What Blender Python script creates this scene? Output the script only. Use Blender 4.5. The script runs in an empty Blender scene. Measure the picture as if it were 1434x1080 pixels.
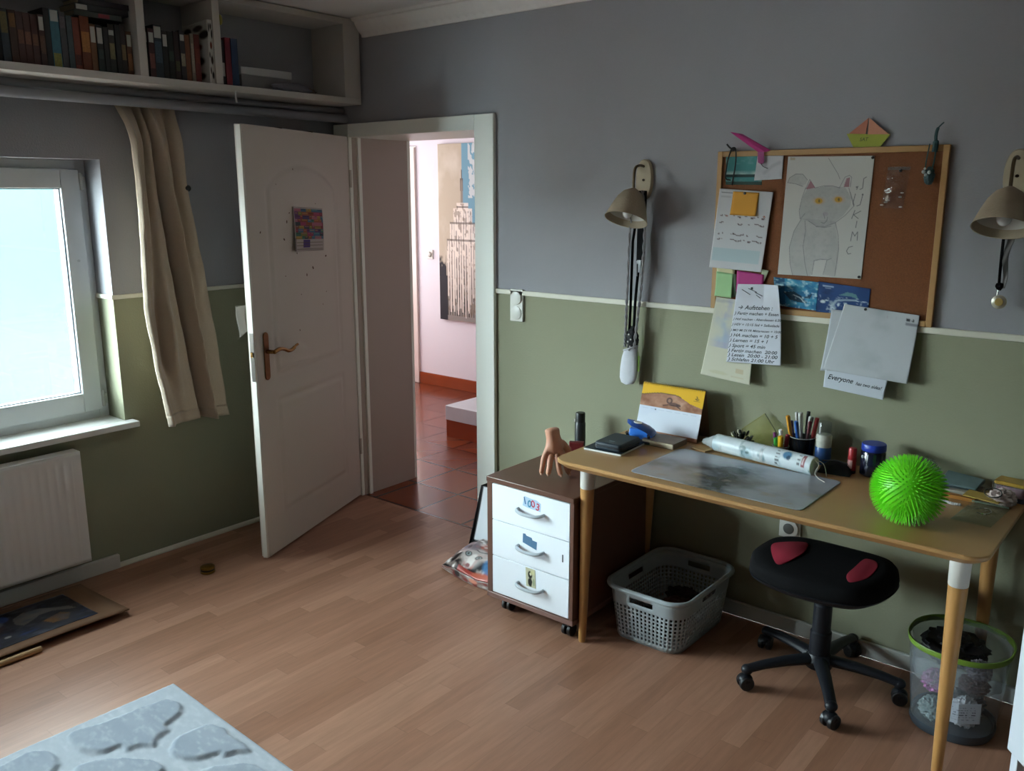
import bpy, bmesh, math, random
import numpy as np
from mathutils import Vector, Matrix, noise as mnoise

random.seed(7)
COL = bpy.context.scene.collection
PI = math.pi
CAM = (3.8008, -3.1326, 1.6902)

WALL_UP, WALL_LOW = '#97979b', '#8d8e77'
FLOOR = ('#8e6650', '#9a715b', '#a57c65')
NEIGH = '#2a4243'
SKY, EXPO = 68.0, 0.0
HALL1, HALL2 = 42, 110
W2Z = (0.655, 1.8314)

# ------------------------------------------------------------------ colour and materials
def lin(c):
    return c / 12.92 if c <= 0.04045 else ((c + 0.055) / 1.055) ** 2.4

def hexc(h):
    h = h.lstrip('#')
    return tuple(lin(int(h[i:i + 2], 16) / 255) for i in (0, 2, 4))

MATS = {}

def M(name, col, rough=0.5, metal=0.0, noise=None, bump=None, spec=0.5, alpha=1.0, trans=0.0, coat=0.0, sheen=0.0, sub=0.0):
    """Principled material; noise = (scale, amount) varies the colour, bump = (scale, strength)."""
    if name in MATS:
        return MATS[name]
    m = bpy.data.materials.new(name)
    m.use_nodes = True
    nt = m.node_tree
    b = nt.nodes['Principled BSDF']
    c = hexc(col) if isinstance(col, str) else col
    b.inputs['Base Color'].default_value = (*c, 1)
    b.inputs['Roughness'].default_value = rough
    b.inputs['Metallic'].default_value = metal
    b.inputs['Specular IOR Level'].default_value = spec
    b.inputs['Alpha'].default_value = alpha
    b.inputs['Transmission Weight'].default_value = trans
    b.inputs['Coat Weight'].default_value = coat
    b.inputs['Sheen Weight'].default_value = sheen
    if sub:
        b.inputs['Subsurface Weight'].default_value = sub
        b.inputs['Subsurface Radius'].default_value = (0.01, 0.005, 0.003)
    if noise or bump:
        tc = nt.nodes.new('ShaderNodeNewGeometry')
    if noise:
        n = nt.nodes.new('ShaderNodeTexNoise')
        n.inputs['Scale'].default_value = noise[0]
        n.inputs['Detail'].default_value = 5
        nt.links.new(tc.outputs['Position'], n.inputs['Vector'])
        r = nt.nodes.new('ShaderNodeMix')
        r.data_type = 'RGBA'
        k = noise[1]
        r.inputs['A'].default_value = (*[x * (1 - k) for x in c], 1)
        r.inputs['B'].default_value = (*[min(1, x * (1 + k)) for x in c], 1)
        nt.links.new(n.outputs['Fac'], r.inputs['Factor'])
        nt.links.new(r.outputs['Result'], b.inputs['Base Color'])
    if bump:
        n2 = nt.nodes.new('ShaderNodeTexNoise')
        n2.inputs['Scale'].default_value = bump[0]
        n2.inputs['Detail'].default_value = 4
        nt.links.new(tc.outputs['Position'], n2.inputs['Vector'])
        bp = nt.nodes.new('ShaderNodeBump')
        bp.inputs['Strength'].default_value = bump[1]
        bp.inputs['Distance'].default_value = 0.004
        nt.links.new(n2.outputs['Fac'], bp.inputs['Height'])
        nt.links.new(bp.outputs['Normal'], b.inputs['Normal'])
    MATS[name] = m
    return m

def printed_mat(name='printed_paper', rough=0.7, spec=0.3):
    if name in MATS:
        return MATS[name]
    m = bpy.data.materials.new(name)
    m.use_nodes = True
    nt = m.node_tree
    a = nt.nodes.new('ShaderNodeVertexColor')
    a.layer_name = 'Col'
    b = nt.nodes['Principled BSDF']
    b.inputs['Roughness'].default_value = rough
    b.inputs['Specular IOR Level'].default_value = spec
    nt.links.new(a.outputs['Color'], b.inputs['Base Color'])
    MATS[name] = m
    return m

def clear_mat(name, tint=(0.9, 0.95, 0.95), gloss=0.08, rough=0.05, body=0.0, body_col=(0.8, 0.8, 0.8)):
    """Thin clear plastic or glass: light passes straight through, a little is reflected, body = milky share."""
    if name in MATS:
        return MATS[name]
    m = bpy.data.materials.new(name)
    m.use_nodes = True
    nt = m.node_tree
    nt.nodes.clear()
    o = nt.nodes.new('ShaderNodeOutputMaterial')
    t = nt.nodes.new('ShaderNodeBsdfTransparent')
    t.inputs['Color'].default_value = (*tint, 1)
    g = nt.nodes.new('ShaderNodeBsdfGlossy')
    g.inputs['Roughness'].default_value = rough
    lw = nt.nodes.new('ShaderNodeLayerWeight')      # Schlick reflectance, the same from both sides of the thin wall
    lw.inputs['Blend'].default_value = 0.5
    pw = nt.nodes.new('ShaderNodeMath'); pw.operation = 'POWER'; pw.inputs[1].default_value = 5
    nt.links.new(lw.outputs['Facing'], pw.inputs[0])
    fr = nt.nodes.new('ShaderNodeMath'); fr.operation = 'MULTIPLY_ADD'; fr.inputs[1].default_value = 0.9; fr.inputs[2].default_value = 0.03
    nt.links.new(pw.outputs[0], fr.inputs[0])
    mx = nt.nodes.new('ShaderNodeMixShader')
    last = t.outputs[0]
    if body:
        d = nt.nodes.new('ShaderNodeBsdfDiffuse')
        d.inputs['Color'].default_value = (*body_col, 1)
        m0 = nt.nodes.new('ShaderNodeMixShader')
        m0.inputs[0].default_value = body
        nt.links.new(last, m0.inputs[1])
        nt.links.new(d.outputs[0], m0.inputs[2])
        last = m0.outputs[0]
    nt.links.new(fr.outputs[0], mx.inputs[0])
    nt.links.new(last, mx.inputs[1])
    nt.links.new(g.outputs[0], mx.inputs[2])
    nt.links.new(mx.outputs[0], o.inputs[0])
    MATS[name] = m
    return m

# ------------------------------------------------------------------ mesh builder
class MB:
    def __init__(s):
        s.v, s.f, s.mi, s.m = [], [], [], 0

    def add(s, vs, fs):
        o = len(s.v)
        s.v += [tuple(p) for p in vs]
        s.f += [tuple(i + o for i in f) for f in fs]
        s.mi += [s.m] * len(fs)
        return o

    def box(s, x0, y0, z0, x1, y1, z1):
        v = [(x, y, z) for z in (z0, z1) for y in (y0, y1) for x in (x0, x1)]
        s.add(v, [(0, 2, 3, 1), (4, 5, 7, 6), (0, 1, 5, 4), (2, 6, 7, 3), (0, 4, 6, 2), (1, 3, 7, 5)])
        return s

    def obox(s, c, size, rz=0.0, rx=0.0, ry=0.0):
        o = len(s.v)
        a, b, d = size[0] / 2, size[1] / 2, size[2] / 2
        s.box(-a, -b, -d, a, b, d)
        mt = Matrix.Translation(c) @ Matrix.Rotation(rz, 4, 'Z') @ Matrix.Rotation(ry, 4, 'Y') @ Matrix.Rotation(rx, 4, 'X')
        s.xf(mt, o)
        return s

    def xf(s, mt, start=0):
        for i in range(start, len(s.v)):
            s.v[i] = tuple(mt @ Vector(s.v[i]))
        return s

    def tube(s, pts, r, n=8, closed=False, caps=True, flat=1.0):
        pts = [Vector(p) for p in pts]
        N = len(pts)
        rs = r if isinstance(r, (list, tuple)) else [r] * N
        rings = []
        up = None
        for i, p in enumerate(pts):
            if closed:
                d = pts[(i + 1) % N] - pts[i - 1]
            else:
                d = pts[min(i + 1, N - 1)] - pts[max(i - 1, 0)]
            d = d.normalized() if d.length > 1e-9 else Vector((0, 0, 1))
            if up is None:
                up = Vector((0, 0, 1)) if abs(d.z) < 0.9 else Vector((1, 0, 0))
            a = d.cross(up)
            a = a.normalized() if a.length > 1e-6 else d.orthogonal().normalized()
            b = a.cross(d).normalized()
            up = b
            rings.append([p + (a * math.cos(2 * PI * k / n) + b * (flat * math.sin(2 * PI * k / n))) * rs[i] for k in range(n)])
        v = [q for rg in rings for q in rg]
        f = []
        L = N if closed else N - 1
        for i in range(L):
            for k in range(n):
                j = (i + 1) % N
                f.append((i * n + k, i * n + (k + 1) % n, j * n + (k + 1) % n, j * n + k))
        if caps and not closed:
            f.append(tuple(range(n))[::-1])
            f.append(tuple((N - 1) * n + k for k in range(n)))
        s.add(v, f)
        return s

    def cyl(s, p0, p1, r0, r1=None, n=16, caps=True):
        return s.tube([p0, p1], [r0, r0 if r1 is None else r1], n, caps=caps)

    def lathe(s, prof, c=(0, 0, 0), n=24, sx=1.0, sy=1.0, pw=None, caps=True):
        v, f = [], []
        for r, z in prof:
            for k in range(n):
                a = 2 * PI * k / n
                cx, sy_ = math.cos(a), math.sin(a)
                if pw:
                    cx = math.copysign(abs(cx) ** pw, cx)
                    sy_ = math.copysign(abs(sy_) ** pw, sy_)
                v.append((c[0] + r * sx * cx, c[1] + r * sy * sy_, c[2] + z))
        for i in range(len(prof) - 1):
            for k in range(n):
                f.append((i * n + k, i * n + (k + 1) % n, (i + 1) * n + (k + 1) % n, (i + 1) * n + k))
        if caps and prof[0][0] > 1e-6:
            f.append(tuple(range(n))[::-1])
        if caps and prof[-1][0] > 1e-6:
            f.append(tuple((len(prof) - 1) * n + k for k in range(n)))
        s.add(v, f)
        return s

    def prism(s, poly, z0, z1):
        n = len(poly)
        v = [(x, y, z0) for x, y in poly] + [(x, y, z1) for x, y in poly]
        f = [tuple(range(n))[::-1], tuple(range(n, 2 * n))]
        f += [(i, (i + 1) % n, n + (i + 1) % n, n + i) for i in range(n)]
        s.add(v, f)
        return s

    def loft(s, loops, caps=True):
        n = len(loops[0])
        v = [p for L in loops for p in L]
        f = []
        for i in range(len(loops) - 1):
            for k in range(n):
                f.append((i * n + k, i * n + (k + 1) % n, (i + 1) * n + (k + 1) % n, (i + 1) * n + k))
        if caps:
            f.append(tuple(range(n))[::-1])
            f.append(tuple((len(loops) - 1) * n + k for k in range(n)))
        s.add(v, f)
        return s

    def grid(s, fn, nu, nv):
        v = [fn(i / nu, j / nv) for j in range(nv + 1) for i in range(nu + 1)]
        w = nu + 1
        s.add(v, [(j * w + i, j * w + i + 1, (j + 1) * w + i + 1, (j + 1) * w + i) for j in range(nv) for i in range(nu)])
        return s

    def ball(s, c, r, nu=16, nv=10):
        if not isinstance(r, (list, tuple)):
            r = (r, r, r)
        o = len(s.v)
        s.lathe([(max(math.sin(PI * j / nv), 1e-5), -math.cos(PI * j / nv)) for j in range(nv + 1)], n=nu)
        s.xf(Matrix.Translation(c) @ Matrix.Diagonal((*r, 1)), o)
        return s

    def build(s, name, mats, parent=None, bevel=0.0, smooth=35, solid=0.0, subd=0, world=True, recalc=True, bseg=2):
        me = bpy.data.meshes.new(name)
        vs = s.v
        off = Vector((0, 0, 0))
        if parent is not None and world:
            inv = chain(parent).inverted()
            vs = [tuple(inv @ Vector(p)) for p in vs]
        elif parent is None:
            xs = [p[0] for p in vs]; ys = [p[1] for p in vs]; zs = [p[2] for p in vs]
            off = Vector(((min(xs) + max(xs)) / 2, (min(ys) + max(ys)) / 2, min(zs)))
            vs = [(p[0] - off.x, p[1] - off.y, p[2] - off.z) for p in vs]
        me.from_pydata(vs, [], s.f)
        if not isinstance(mats, (list, tuple)):
            mats = [mats]
        for m in mats:
            me.materials.append(m)
        if len(mats) > 1:
            me.polygons.foreach_set('material_index', s.mi)
        if recalc:
            bm = bmesh.new(); bm.from_mesh(me)
            bmesh.ops.remove_doubles(bm, verts=bm.verts, dist=1e-6)
            bmesh.ops.recalc_face_normals(bm, faces=bm.faces)
            bm.to_mesh(me); bm.free()
        if smooth:
            me.polygons.foreach_set('use_smooth', [True] * len(me.polygons))
            me.set_sharp_from_angle(angle=math.radians(smooth))
        o = bpy.data.objects.new(name, me)
        COL.objects.link(o)
        o.location = off
        if parent is not None:
            o.parent = parent
        if bevel:
            b = o.modifiers.new('bevel', 'BEVEL')
            b.width = bevel; b.segments = bseg; b.limit_method = 'ANGLE'; b.angle_limit = math.radians(40)
        if solid:
            so = o.modifiers.new('solid', 'SOLIDIFY'); so.thickness = solid; so.offset = 0
        if subd:
            sb = o.modifiers.new('subd', 'SUBSURF'); sb.levels = subd; sb.render_levels = subd
        return o

def chain(o):
    m = o.matrix_basis.copy()
    while o.parent is not None:
        o = o.parent
        m = o.matrix_basis @ m
    return m

def tag(o, label, cat, group=None, kind=None):
    o['label'] = label
    o['category'] = cat
    if group: o['group'] = group
    if kind: o['kind'] = kind
    return o

def struct(o, label=None):
    o['kind'] = 'structure'
    if label: o['label'] = label
    return o

def thing(name, label, cat, loc=(0, 0, 0), rz=0.0, group=None):
    o = bpy.data.objects.new(name, None)
    COL.objects.link(o)
    o.empty_display_size = 0.05
    o.location = loc
    o.rotation_euler = (0, 0, rz)
    return tag(o, label, cat, group)

def rrect(x0, y0, x1, y1, r, n=6):
    p = []
    for cx, cy, a0 in ((x1 - r, y1 - r, 0), (x0 + r, y1 - r, 90), (x0 + r, y0 + r, 180), (x1 - r, y0 + r, 270)):
        for k in range(n + 1):
            a = math.radians(a0 + 90 * k / n)
            p.append((cx + r * math.cos(a), cy + r * math.sin(a)))
    return p

def smooth_loop(pts, n=6):
    out = []
    N = len(pts)
    for i in range(N):
        p0, p1, p2, p3 = (Vector(pts[(i + k - 1) % N]) for k in range(4))
        for k in range(n):
            t = k / n
            out.append(0.5 * ((2 * p1) + (p2 - p0) * t + (2 * p0 - 5 * p1 + 4 * p2 - p3) * t * t + (3 * p1 - p0 - 3 * p2 + p3) * t ** 3))
    return [tuple(p) for p in out]

def smooth_path(pts, n=6):
    pts = [Vector(p) for p in pts]
    q = [pts[0]] + pts + [pts[-1]]
    out = []
    for i in range(1, len(q) - 2):
        p0, p1, p2, p3 = q[i - 1:i + 3]
        for k in range(n):
            t = k / n
            out.append(0.5 * ((2 * p1) + (p2 - p0) * t + (2 * p0 - 5 * p1 + 4 * p2 - p3) * t * t + (3 * p1 - p0 - 3 * p2 + p3) * t ** 3))
    out.append(pts[-1])
    return [tuple(p) for p in out]

def crumple(c, r, seed, amp=0.35, nu=28, nv=18, freq=2.2, zmin=None):
    """A crumpled lump: an ellipsoid pushed in and out by ridged noise."""
    b = MB()
    off = Vector((seed * 3.17, seed * 1.31, seed * 2.7))
    def fn(u, v):
        a, t = 2 * PI * u, PI * v
        d = Vector((math.sin(t) * math.cos(a), math.sin(t) * math.sin(a), math.cos(t)))
        k = 1 + amp * (1 - 2 * abs(mnoise.noise(d * freq + off))) * 0.6 + amp * 0.7 * mnoise.noise(d * freq * 2.3 + off) - amp * 0.4
        z = c[2] + d.z * r[2] * k
        if zmin is not None:
            z = max(z, zmin)
        return (c[0] + d.x * r[0] * k, c[1] + d.y * r[1] * k, z)
    b.grid(fn, nu, nv)
    return b

# ------------------------------------------------------------------ printed sheets: colours of the print itself, per vertex
def vnoise(x, y, seed=0):
    xi = np.floor(x).astype(np.int64); yi = np.floor(y).astype(np.int64)
    fx = x - xi; fy = y - yi
    fx = fx * fx * (3 - 2 * fx); fy = fy * fy * (3 - 2 * fy)
    def h(a, b):
        n = (a * 374761393 + b * 668265263 + seed * 974711) & 0x7fffffff
        n = ((n ^ (n >> 13)) * 1274126177) & 0x7fffffff
        return ((n ^ (n >> 16)) & 0xffff) / 65535.0
    return (h(xi, yi) * (1 - fx) + h(xi + 1, yi) * fx) * (1 - fy) + (h(xi, yi + 1) * (1 - fx) + h(xi + 1, yi + 1) * fx) * fy

def fbm(x, y, seed=0, o=3):
    s = 0; a = 0.5; t = 0
    for k in range(o):
        s = s + a * vnoise(x * 2 ** k, y * 2 ** k, seed + k); t += a; a *= 0.5
    return s / t

class Paint:
    def __init__(s, X, Y, base):
        s.X, s.Y = X, Y
        s.C = np.tile(np.array([lin(int(base.lstrip('#')[i:i + 2], 16) / 255) for i in (0, 2, 4)]), (len(X), 1))

    def mix(s, a, col):
        a = np.clip(a, 0, 1)[:, None]
        c = np.array(hexc(col))[None, :] if isinstance(col, str) else col
        s.C = s.C * (1 - a) + c * a
        return s

    def rect(s, x0, y0, x1, y1, col, a=1.0):
        return s.mix(a * ((s.X >= x0) & (s.X <= x1) & (s.Y >= y0) & (s.Y <= y1)), col)

    def ell(s, cx, cy, rx, ry, col, a=1.0, soft=0.15):
        d = np.sqrt(((s.X - cx) / rx) ** 2 + ((s.Y - cy) / ry) ** 2)
        return s.mix(a * np.clip((1 + soft - d) / (2 * soft), 0, 1), col)

    def inside(s, pts):
        r = np.zeros(len(s.X), bool)
        n = len(pts)
        for i in range(n):
            x0, y0 = pts[i]; x1, y1 = pts[(i + 1) % n]
            if y0 == y1: continue
            c = ((y0 > s.Y) != (y1 > s.Y)) & (s.X < (x1 - x0) * (s.Y - y0) / (y1 - y0) + x0)
            r ^= c
        return r

    def poly(s, pts, col, a=1.0):
        return s.mix(a * s.inside(pts), col)

    def line(s, pts, w, col, a=1.0):
        d = np.full(len(s.X), 1e9)
        for (x0, y0), (x1, y1) in zip(pts[:-1], pts[1:]):
            dx, dy = x1 - x0, y1 - y0
            t = np.clip(((s.X - x0) * dx + (s.Y - y0) * dy) / max(dx * dx + dy * dy, 1e-9), 0, 1)
            d = np.minimum(d, np.hypot(s.X - x0 - t * dx, s.Y - y0 - t * dy))
        return s.mix(a * np.clip((w - d) / (0.6 * w) , 0, 1), col)

def sheet(name, pos, paint, nu, nv, parent=None, thick=0.0006, mat=None, box=(0, 0, 1, 1), smooth=40, world=True):
    """A sheet of paper or board: pos(u, v) -> point, paint(X, Y) -> linear colours in the paint frame box."""
    U, V = np.meshgrid(np.linspace(0, 1, nu + 1), np.linspace(0, 1, nv + 1))
    U, V = U.ravel(), V.ravel()
    b = MB()
    b.grid(pos, nu, nv)
    if callable(paint):
        if len(box) == 4 and not isinstance(box[0], (tuple, list)):
            X = box[0] + U * (box[2] - box[0]); Y = box[1] + V * (box[3] - box[1])
        else:                                   # four corners TL, TR, BR, BL of the drawing
            (ax, ay), (bx, by), (cx, cy), (dx, dy) = box
            X = (ax * (1 - U) + bx * U) * (1 - V) + (dx * (1 - U) + cx * U) * V
            Y = (ay * (1 - U) + by * U) * (1 - V) + (dy * (1 - U) + cy * U) * V
        C = paint(X, Y)
    else:
        C = np.tile(np.array(hexc(paint)), (len(U), 1))
    o = b.build(name, mat or printed_mat(), parent, smooth=smooth, recalc=False, world=world)
    a = o.data.color_attributes.new('Col', 'FLOAT_COLOR', 'POINT')
    d = np.ones((len(C), 4), np.float32); d[:, :3] = C
    a.data.foreach_set('color', d.ravel())
    if thick:
        so = o.modifiers.new('solid', 'SOLIDIFY'); so.thickness = thick; so.offset = -1
    return o

def onwall(q, y0, curl=None):
    """Sheet position on the wall y = 0 from four corners (x, z) TL TR BR BL seen on the wall, y0 in front of it."""
    k = y0 / 3.1326
    qq = [(x + (CAM[0] - x) * k, z + (CAM[2] - z) * k) for x, z in q]
    def pos(u, v):
        (ax, az), (bx, bz), (cx, cz), (dx, dz) = qq
        x = (ax * (1 - u) + bx * u) * (1 - v) + (dx * (1 - u) + cx * u) * v
        z = (az * (1 - u) + bz * u) * (1 - v) + (dz * (1 - u) + cz * u) * v
        return (x, -y0 - (curl(u, v) if curl else 0), z)
    return pos

def text_mb(txt, size, shear=0.0, extrude=0.0, align='LEFT', space=1.0):
    """Outlines of the built-in font as a flat MB in x, y."""
    cu = bpy.data.curves.new('lettering', 'FONT')
    cu.body = txt; cu.size = size; cu.shear = shear; cu.align_x = align; cu.extrude = extrude; cu.space_character = space
    cu.resolution_u = 3; cu.offset = 0.02 * size
    o = bpy.data.objects.new('lettering', cu)
    COL.objects.link(o)
    dg = bpy.context.evaluated_depsgraph_get()
    me = bpy.data.meshes.new_from_object(o.evaluated_get(dg))
    b = MB()
    b.add([tuple(v.co) for v in me.vertices], [tuple(p.vertices) for p in me.polygons])
    bpy.data.objects.remove(o); bpy.data.curves.remove(cu); bpy.data.meshes.remove(me)
    return b

def writing(name, lines, mat, parent, place):
    """lines = [(text, u, v, size, shear)], put on a sheet by place(x, y) -> point just in front of it."""
    b = MB()
    for txt, x, y, size, sh in lines:
        t = text_mb(txt, size, sh)
        b.add([place(x + p[0], y + p[1]) for p in t.v], t.f)
    return b.build(name, mat, parent, smooth=0, recalc=False)

# ------------------------------------------------------------------ room shell
H = 2.54            # ceiling
ZR = 1.2412         # dado rail height
XE, YB = 5.0, -5.2  # far right wall, wall behind the camera
DEP = 0.396         # depth of the door reveal
JX, OX, OZ = 0.134, 1.0135, 1.975   # door opening left, right, top

def wall_material():
    m = bpy.data.materials.new('two_tone_wall')
    m.use_nodes = True
    nt = m.node_tree; L = nt.links
    b = nt.nodes['Principled BSDF']
    b.inputs['Roughness'].default_value = 0.75
    b.inputs['Specular IOR Level'].default_value = 0.25
    g = nt.nodes.new('ShaderNodeNewGeometry')
    sp = nt.nodes.new('ShaderNodeSeparateXYZ')
    L.new(g.outputs['Position'], sp.inputs[0])
    gt = nt.nodes.new('ShaderNodeMath'); gt.operation = 'GREATER_THAN'; gt.inputs[1].default_value = ZR
    L.new(sp.outputs['Z'], gt.inputs[0])
    mx = nt.nodes.new('ShaderNodeMix'); mx.data_type = 'RGBA'
    mx.inputs['A'].default_value = (*hexc(WALL_LOW), 1)
    mx.inputs['B'].default_value = (*hexc(WALL_UP), 1)
    L.new(gt.outputs[0], mx.inputs['Factor'])
    n0 = nt.nodes.new('ShaderNodeTexNoise'); n0.inputs['Scale'].default_value = 1.6; n0.inputs['Detail'].default_value = 3
    L.new(g.outputs['Position'], n0.inputs['Vector'])
    mr = nt.nodes.new('ShaderNodeMapRange'); mr.inputs['To Min'].default_value = 0.92; mr.inputs['To Max'].default_value = 1.08
    L.new(n0.outputs['Fac'], mr.inputs['Value'])
    mu = nt.nodes.new('ShaderNodeMix'); mu.data_type = 'RGBA'; mu.blend_type = 'MULTIPLY'; mu.inputs['Factor'].default_value = 1
    L.new(mx.outputs['Result'], mu.inputs['A']); L.new(mr.outputs['Result'], mu.inputs['B'])
    L.new(mu.outputs['Result'], b.inputs['Base Color'])
    n = nt.nodes.new('ShaderNodeTexNoise'); n.inputs['Scale'].default_value = 130; n.inputs['Detail'].default_value = 3
    L.new(g.outputs['Position'], n.inputs['Vector'])
    bp = nt.nodes.new('ShaderNodeBump'); bp.inputs['Strength'].default_value = 0.35; bp.inputs['Distance'].default_value = 0.003
    L.new(n.outputs['Fac'], bp.inputs['Height']); L.new(bp.outputs['Normal'], b.inputs['Normal'])
    return m

def floor_material():
    """Three-strip beech laminate, strips running along y."""
    m = bpy.data.materials.new('beech_laminate')
    m.use_nodes = True
    nt = m.node_tree; L = nt.links
    b = nt.nodes['Principled BSDF']
    g = nt.nodes.new('ShaderNodeNewGeometry')
    sp = nt.nodes.new('ShaderNodeSeparateXYZ'); L.new(g.outputs['Position'], sp.inputs[0])
    def ma(op, a, c=None, d=None):
        k = nt.nodes.new('ShaderNodeMath'); k.operation = op
        for i, x in enumerate((a, c, d)):
            if x is None: continue
            if isinstance(x, (int, float)): k.inputs[i].default_value = x
            else: L.new(x, k.inputs[i])
        return k.outputs[0]
    def wn(x, y=None):
        c = nt.nodes.new('ShaderNodeCombineXYZ')
        L.new(x, c.inputs[0])
        if y is not None: L.new(y, c.inputs[1])
        w = nt.nodes.new('ShaderNodeTexWhiteNoise'); w.noise_dimensions = '2D'
        L.new(c.outputs[0], w.inputs['Vector'])
        return w.outputs['Value']
    rx = ma('DIVIDE', sp.outputs['X'], 0.0655)
    row = ma('FLOOR', rx)
    ry = ma('ADD', ma('DIVIDE', sp.outputs['Y'], 0.62), ma('MULTIPLY', wn(row), 7.3))
    cell = ma('FLOOR', ry)
    rnd = wn(row, cell)
    cr = nt.nodes.new('ShaderNodeValToRGB')
    e = cr.color_ramp.elements
    e[0].position = 0.0; e[0].color = (*hexc(FLOOR[0]), 1)
    e[1].position = 1.0; e[1].color = (*hexc(FLOOR[2]), 1)
    x = e.new(0.5); x.color = (*hexc(FLOOR[1]), 1)
    L.new(rnd, cr.inputs[0])
    # grain
    cb = nt.nodes.new('ShaderNodeCombineXYZ')
    L.new(ma('MULTIPLY', sp.outputs['X'], 55), cb.inputs[0]); L.new(ma('MULTIPLY', sp.outputs['Y'], 5), cb.inputs[1]); L.new(ma('MULTIPLY', rnd, 40), cb.inputs[2])
    n = nt.nodes.new('ShaderNodeTexNoise'); n.inputs['Scale'].default_value = 1; n.inputs['Detail'].default_value = 6; n.inputs['Roughness'].default_value = 0.6
    L.new(cb.outputs[0], n.inputs['Vector'])
    mr = nt.nodes.new('ShaderNodeMapRange'); mr.inputs['From Min'].default_value = 0.3; mr.inputs['From Max'].default_value = 0.7; mr.inputs['To Min'].default_value = 0.86; mr.inputs['To Max'].default_value = 1.1
    L.new(n.outputs['Fac'], mr.inputs['Value'])
    # seams
    fx = ma('FRACT', rx); fy = ma('FRACT', ry)
    ex = ma('GREATER_THAN', ma('ABSOLUTE', ma('SUBTRACT', fx, 0.5)), 0.488)
    ey = ma('GREATER_THAN', ma('ABSOLUTE', ma('SUBTRACT', fy, 0.5)), 0.4975)
    seam = ma('SUBTRACT', 1.0, ma('MULTIPLY', ma('MAXIMUM', ex, ey), 0.14))
    tot = ma('MULTIPLY', mr.outputs['Result'], seam)
    mu = nt.nodes.new('ShaderNodeMix'); mu.data_type = 'RGBA'; mu.blend_type = 'MULTIPLY'; mu.inputs['Factor'].default_value = 1
    L.new(cr.outputs['Color'], mu.inputs['A']); L.new(tot, mu.inputs['B'])
    L.new(mu.outputs['Result'], b.inputs['Base Color'])
    b.inputs['Roughness'].default_value = 0.40
    b.inputs['Specular IOR Level'].default_value = 0.25
    return m

def tile_material():
    m = bpy.data.materials.new('terracotta_tiles')
    m.use_nodes = True
    nt = m.node_tree; L = nt.links
    b = nt.nodes['Principled BSDF']
    g = nt.nodes.new('ShaderNodeNewGeometry')
    mp = nt.nodes.new('ShaderNodeMapping')
    mp.inputs['Location'].default_value = (-0.209, -0.012, 0)
    L.new(g.outputs['Position'], mp.inputs['Vector'])
    br = nt.nodes.new('ShaderNodeTexBrick')
    br.offset = 0; br.inputs['Scale'].default_value = 1
    br.inputs['Brick Width'].default_value = 0.33; br.inputs['Row Height'].default_value = 0.33
    br.inputs['Mortar Size'].default_value = 0.007; br.inputs['Mortar Smooth'].default_value = 0.1
    br.inputs['Color1'].default_value = (*hexc('#7c3a1e'), 1); br.inputs['Color2'].default_value = (*hexc('#6e3119'), 1)
    br.inputs['Mortar'].default_value = (*hexc('#22120d'), 1)
    L.new(mp.outputs[0], br.inputs['Vector'])
    L.new(br.outputs['Color'], b.inputs['Base Color'])
    b.inputs['Roughness'].default_value = 0.2; b.inputs['Specular IOR Level'].default_value = 0.35
    bp = nt.nodes.new('ShaderNodeBump'); bp.inputs['Strength'].default_value = 0.4; bp.inputs['Distance'].default_value = 0.003; bp.invert = True
    L.new(br.outputs['Fac'], bp.inputs['Height']); L.new(bp.outputs['Normal'], b.inputs['Normal'])
    return m

mw = wall_material()
white_paint = M('white_paint', '#cfcac0', 0.45)
frame_paint = M('door_frame_paint', '#ecefe6', 0.4)
door_paint = M('door_paint', '#c0b8ad', 0.45, noise=(3, 0.03))
upvc = M('window_plastic', '#cfd2d2', 0.3)
ceil_m = M('ceiling_paint', '#e6e6e4', 0.8, bump=(60, 0.3))
hall_m = M('hall_wall_paint', '#dedae0', 0.8)

b = MB(); b.box(-0.35, YB, -0.1, XE, 0.0, 0.0)
struct(b.build('floor', floor_material(), smooth=0), 'beech laminate floor of the room')
b = MB(); b.box(-2.7, 0.0, -0.1, 2.4, 2.6, 0.0)
struct(b.build('floor_hall', tile_material(), smooth=0), 'glossy red tile floor of the hall beyond the doorway')
b = MB(); b.box(-0.35, YB, H, XE, DEP, H + 0.1)
struct(b.build('ceiling', ceil_m, smooth=0), 'white ceiling of the room')
b = MB(); b.box(-2.7, DEP, 2.6, 2.4, 2.6, 2.7)
struct(b.build('ceiling_hall', ceil_m, smooth=0), 'white ceiling of the hall')

b = MB()
b.box(-0.35, 0, 0, JX - 0.03, DEP - 0.02, H)
b.box(OX + 0.03, 0, 0, XE, DEP - 0.02, H)
b.box(JX - 0.03, 0, OZ + 0.03, OX + 0.03, DEP - 0.02, H)
struct(b.build('wall_right', mw, smooth=0), 'grey over green wall behind the desk')
# left wall with two window openings
W1 = (-3.15, -1.2855); W2 = (-4.95, -4.20); WZ0, WZ1 = 0.655, 1.8314
b = MB()
for y0, y1 in ((YB, W2[0]), (W2[1], W1[0]), (W1[1], 0.0)):
    b.box(-0.30, y0, 0, 0, y1, H)
for y0, y1, z0, z1 in ((*W1, WZ0, WZ1), (*W2, *W2Z)):
    b.box(-0.30, y0, 0, 0, y1, z0)
    b.box(-0.30, y0, z1, 0, y1, H)
struct(b.build('wall_left', mw, smooth=0), 'grey over green window wall')
b = MB(); b.box(-0.35, YB - 0.1, 0, XE, YB, H)
struct(b.build('wall_back', M('dark_wall', '#3d3b38', .8), smooth=0))
b = MB(); b.box(XE, YB, 0, XE + 0.1, DEP, H)
struct(b.build('wall_end', M('dark_wall', '#3d3b38', .8), smooth=0))
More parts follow.
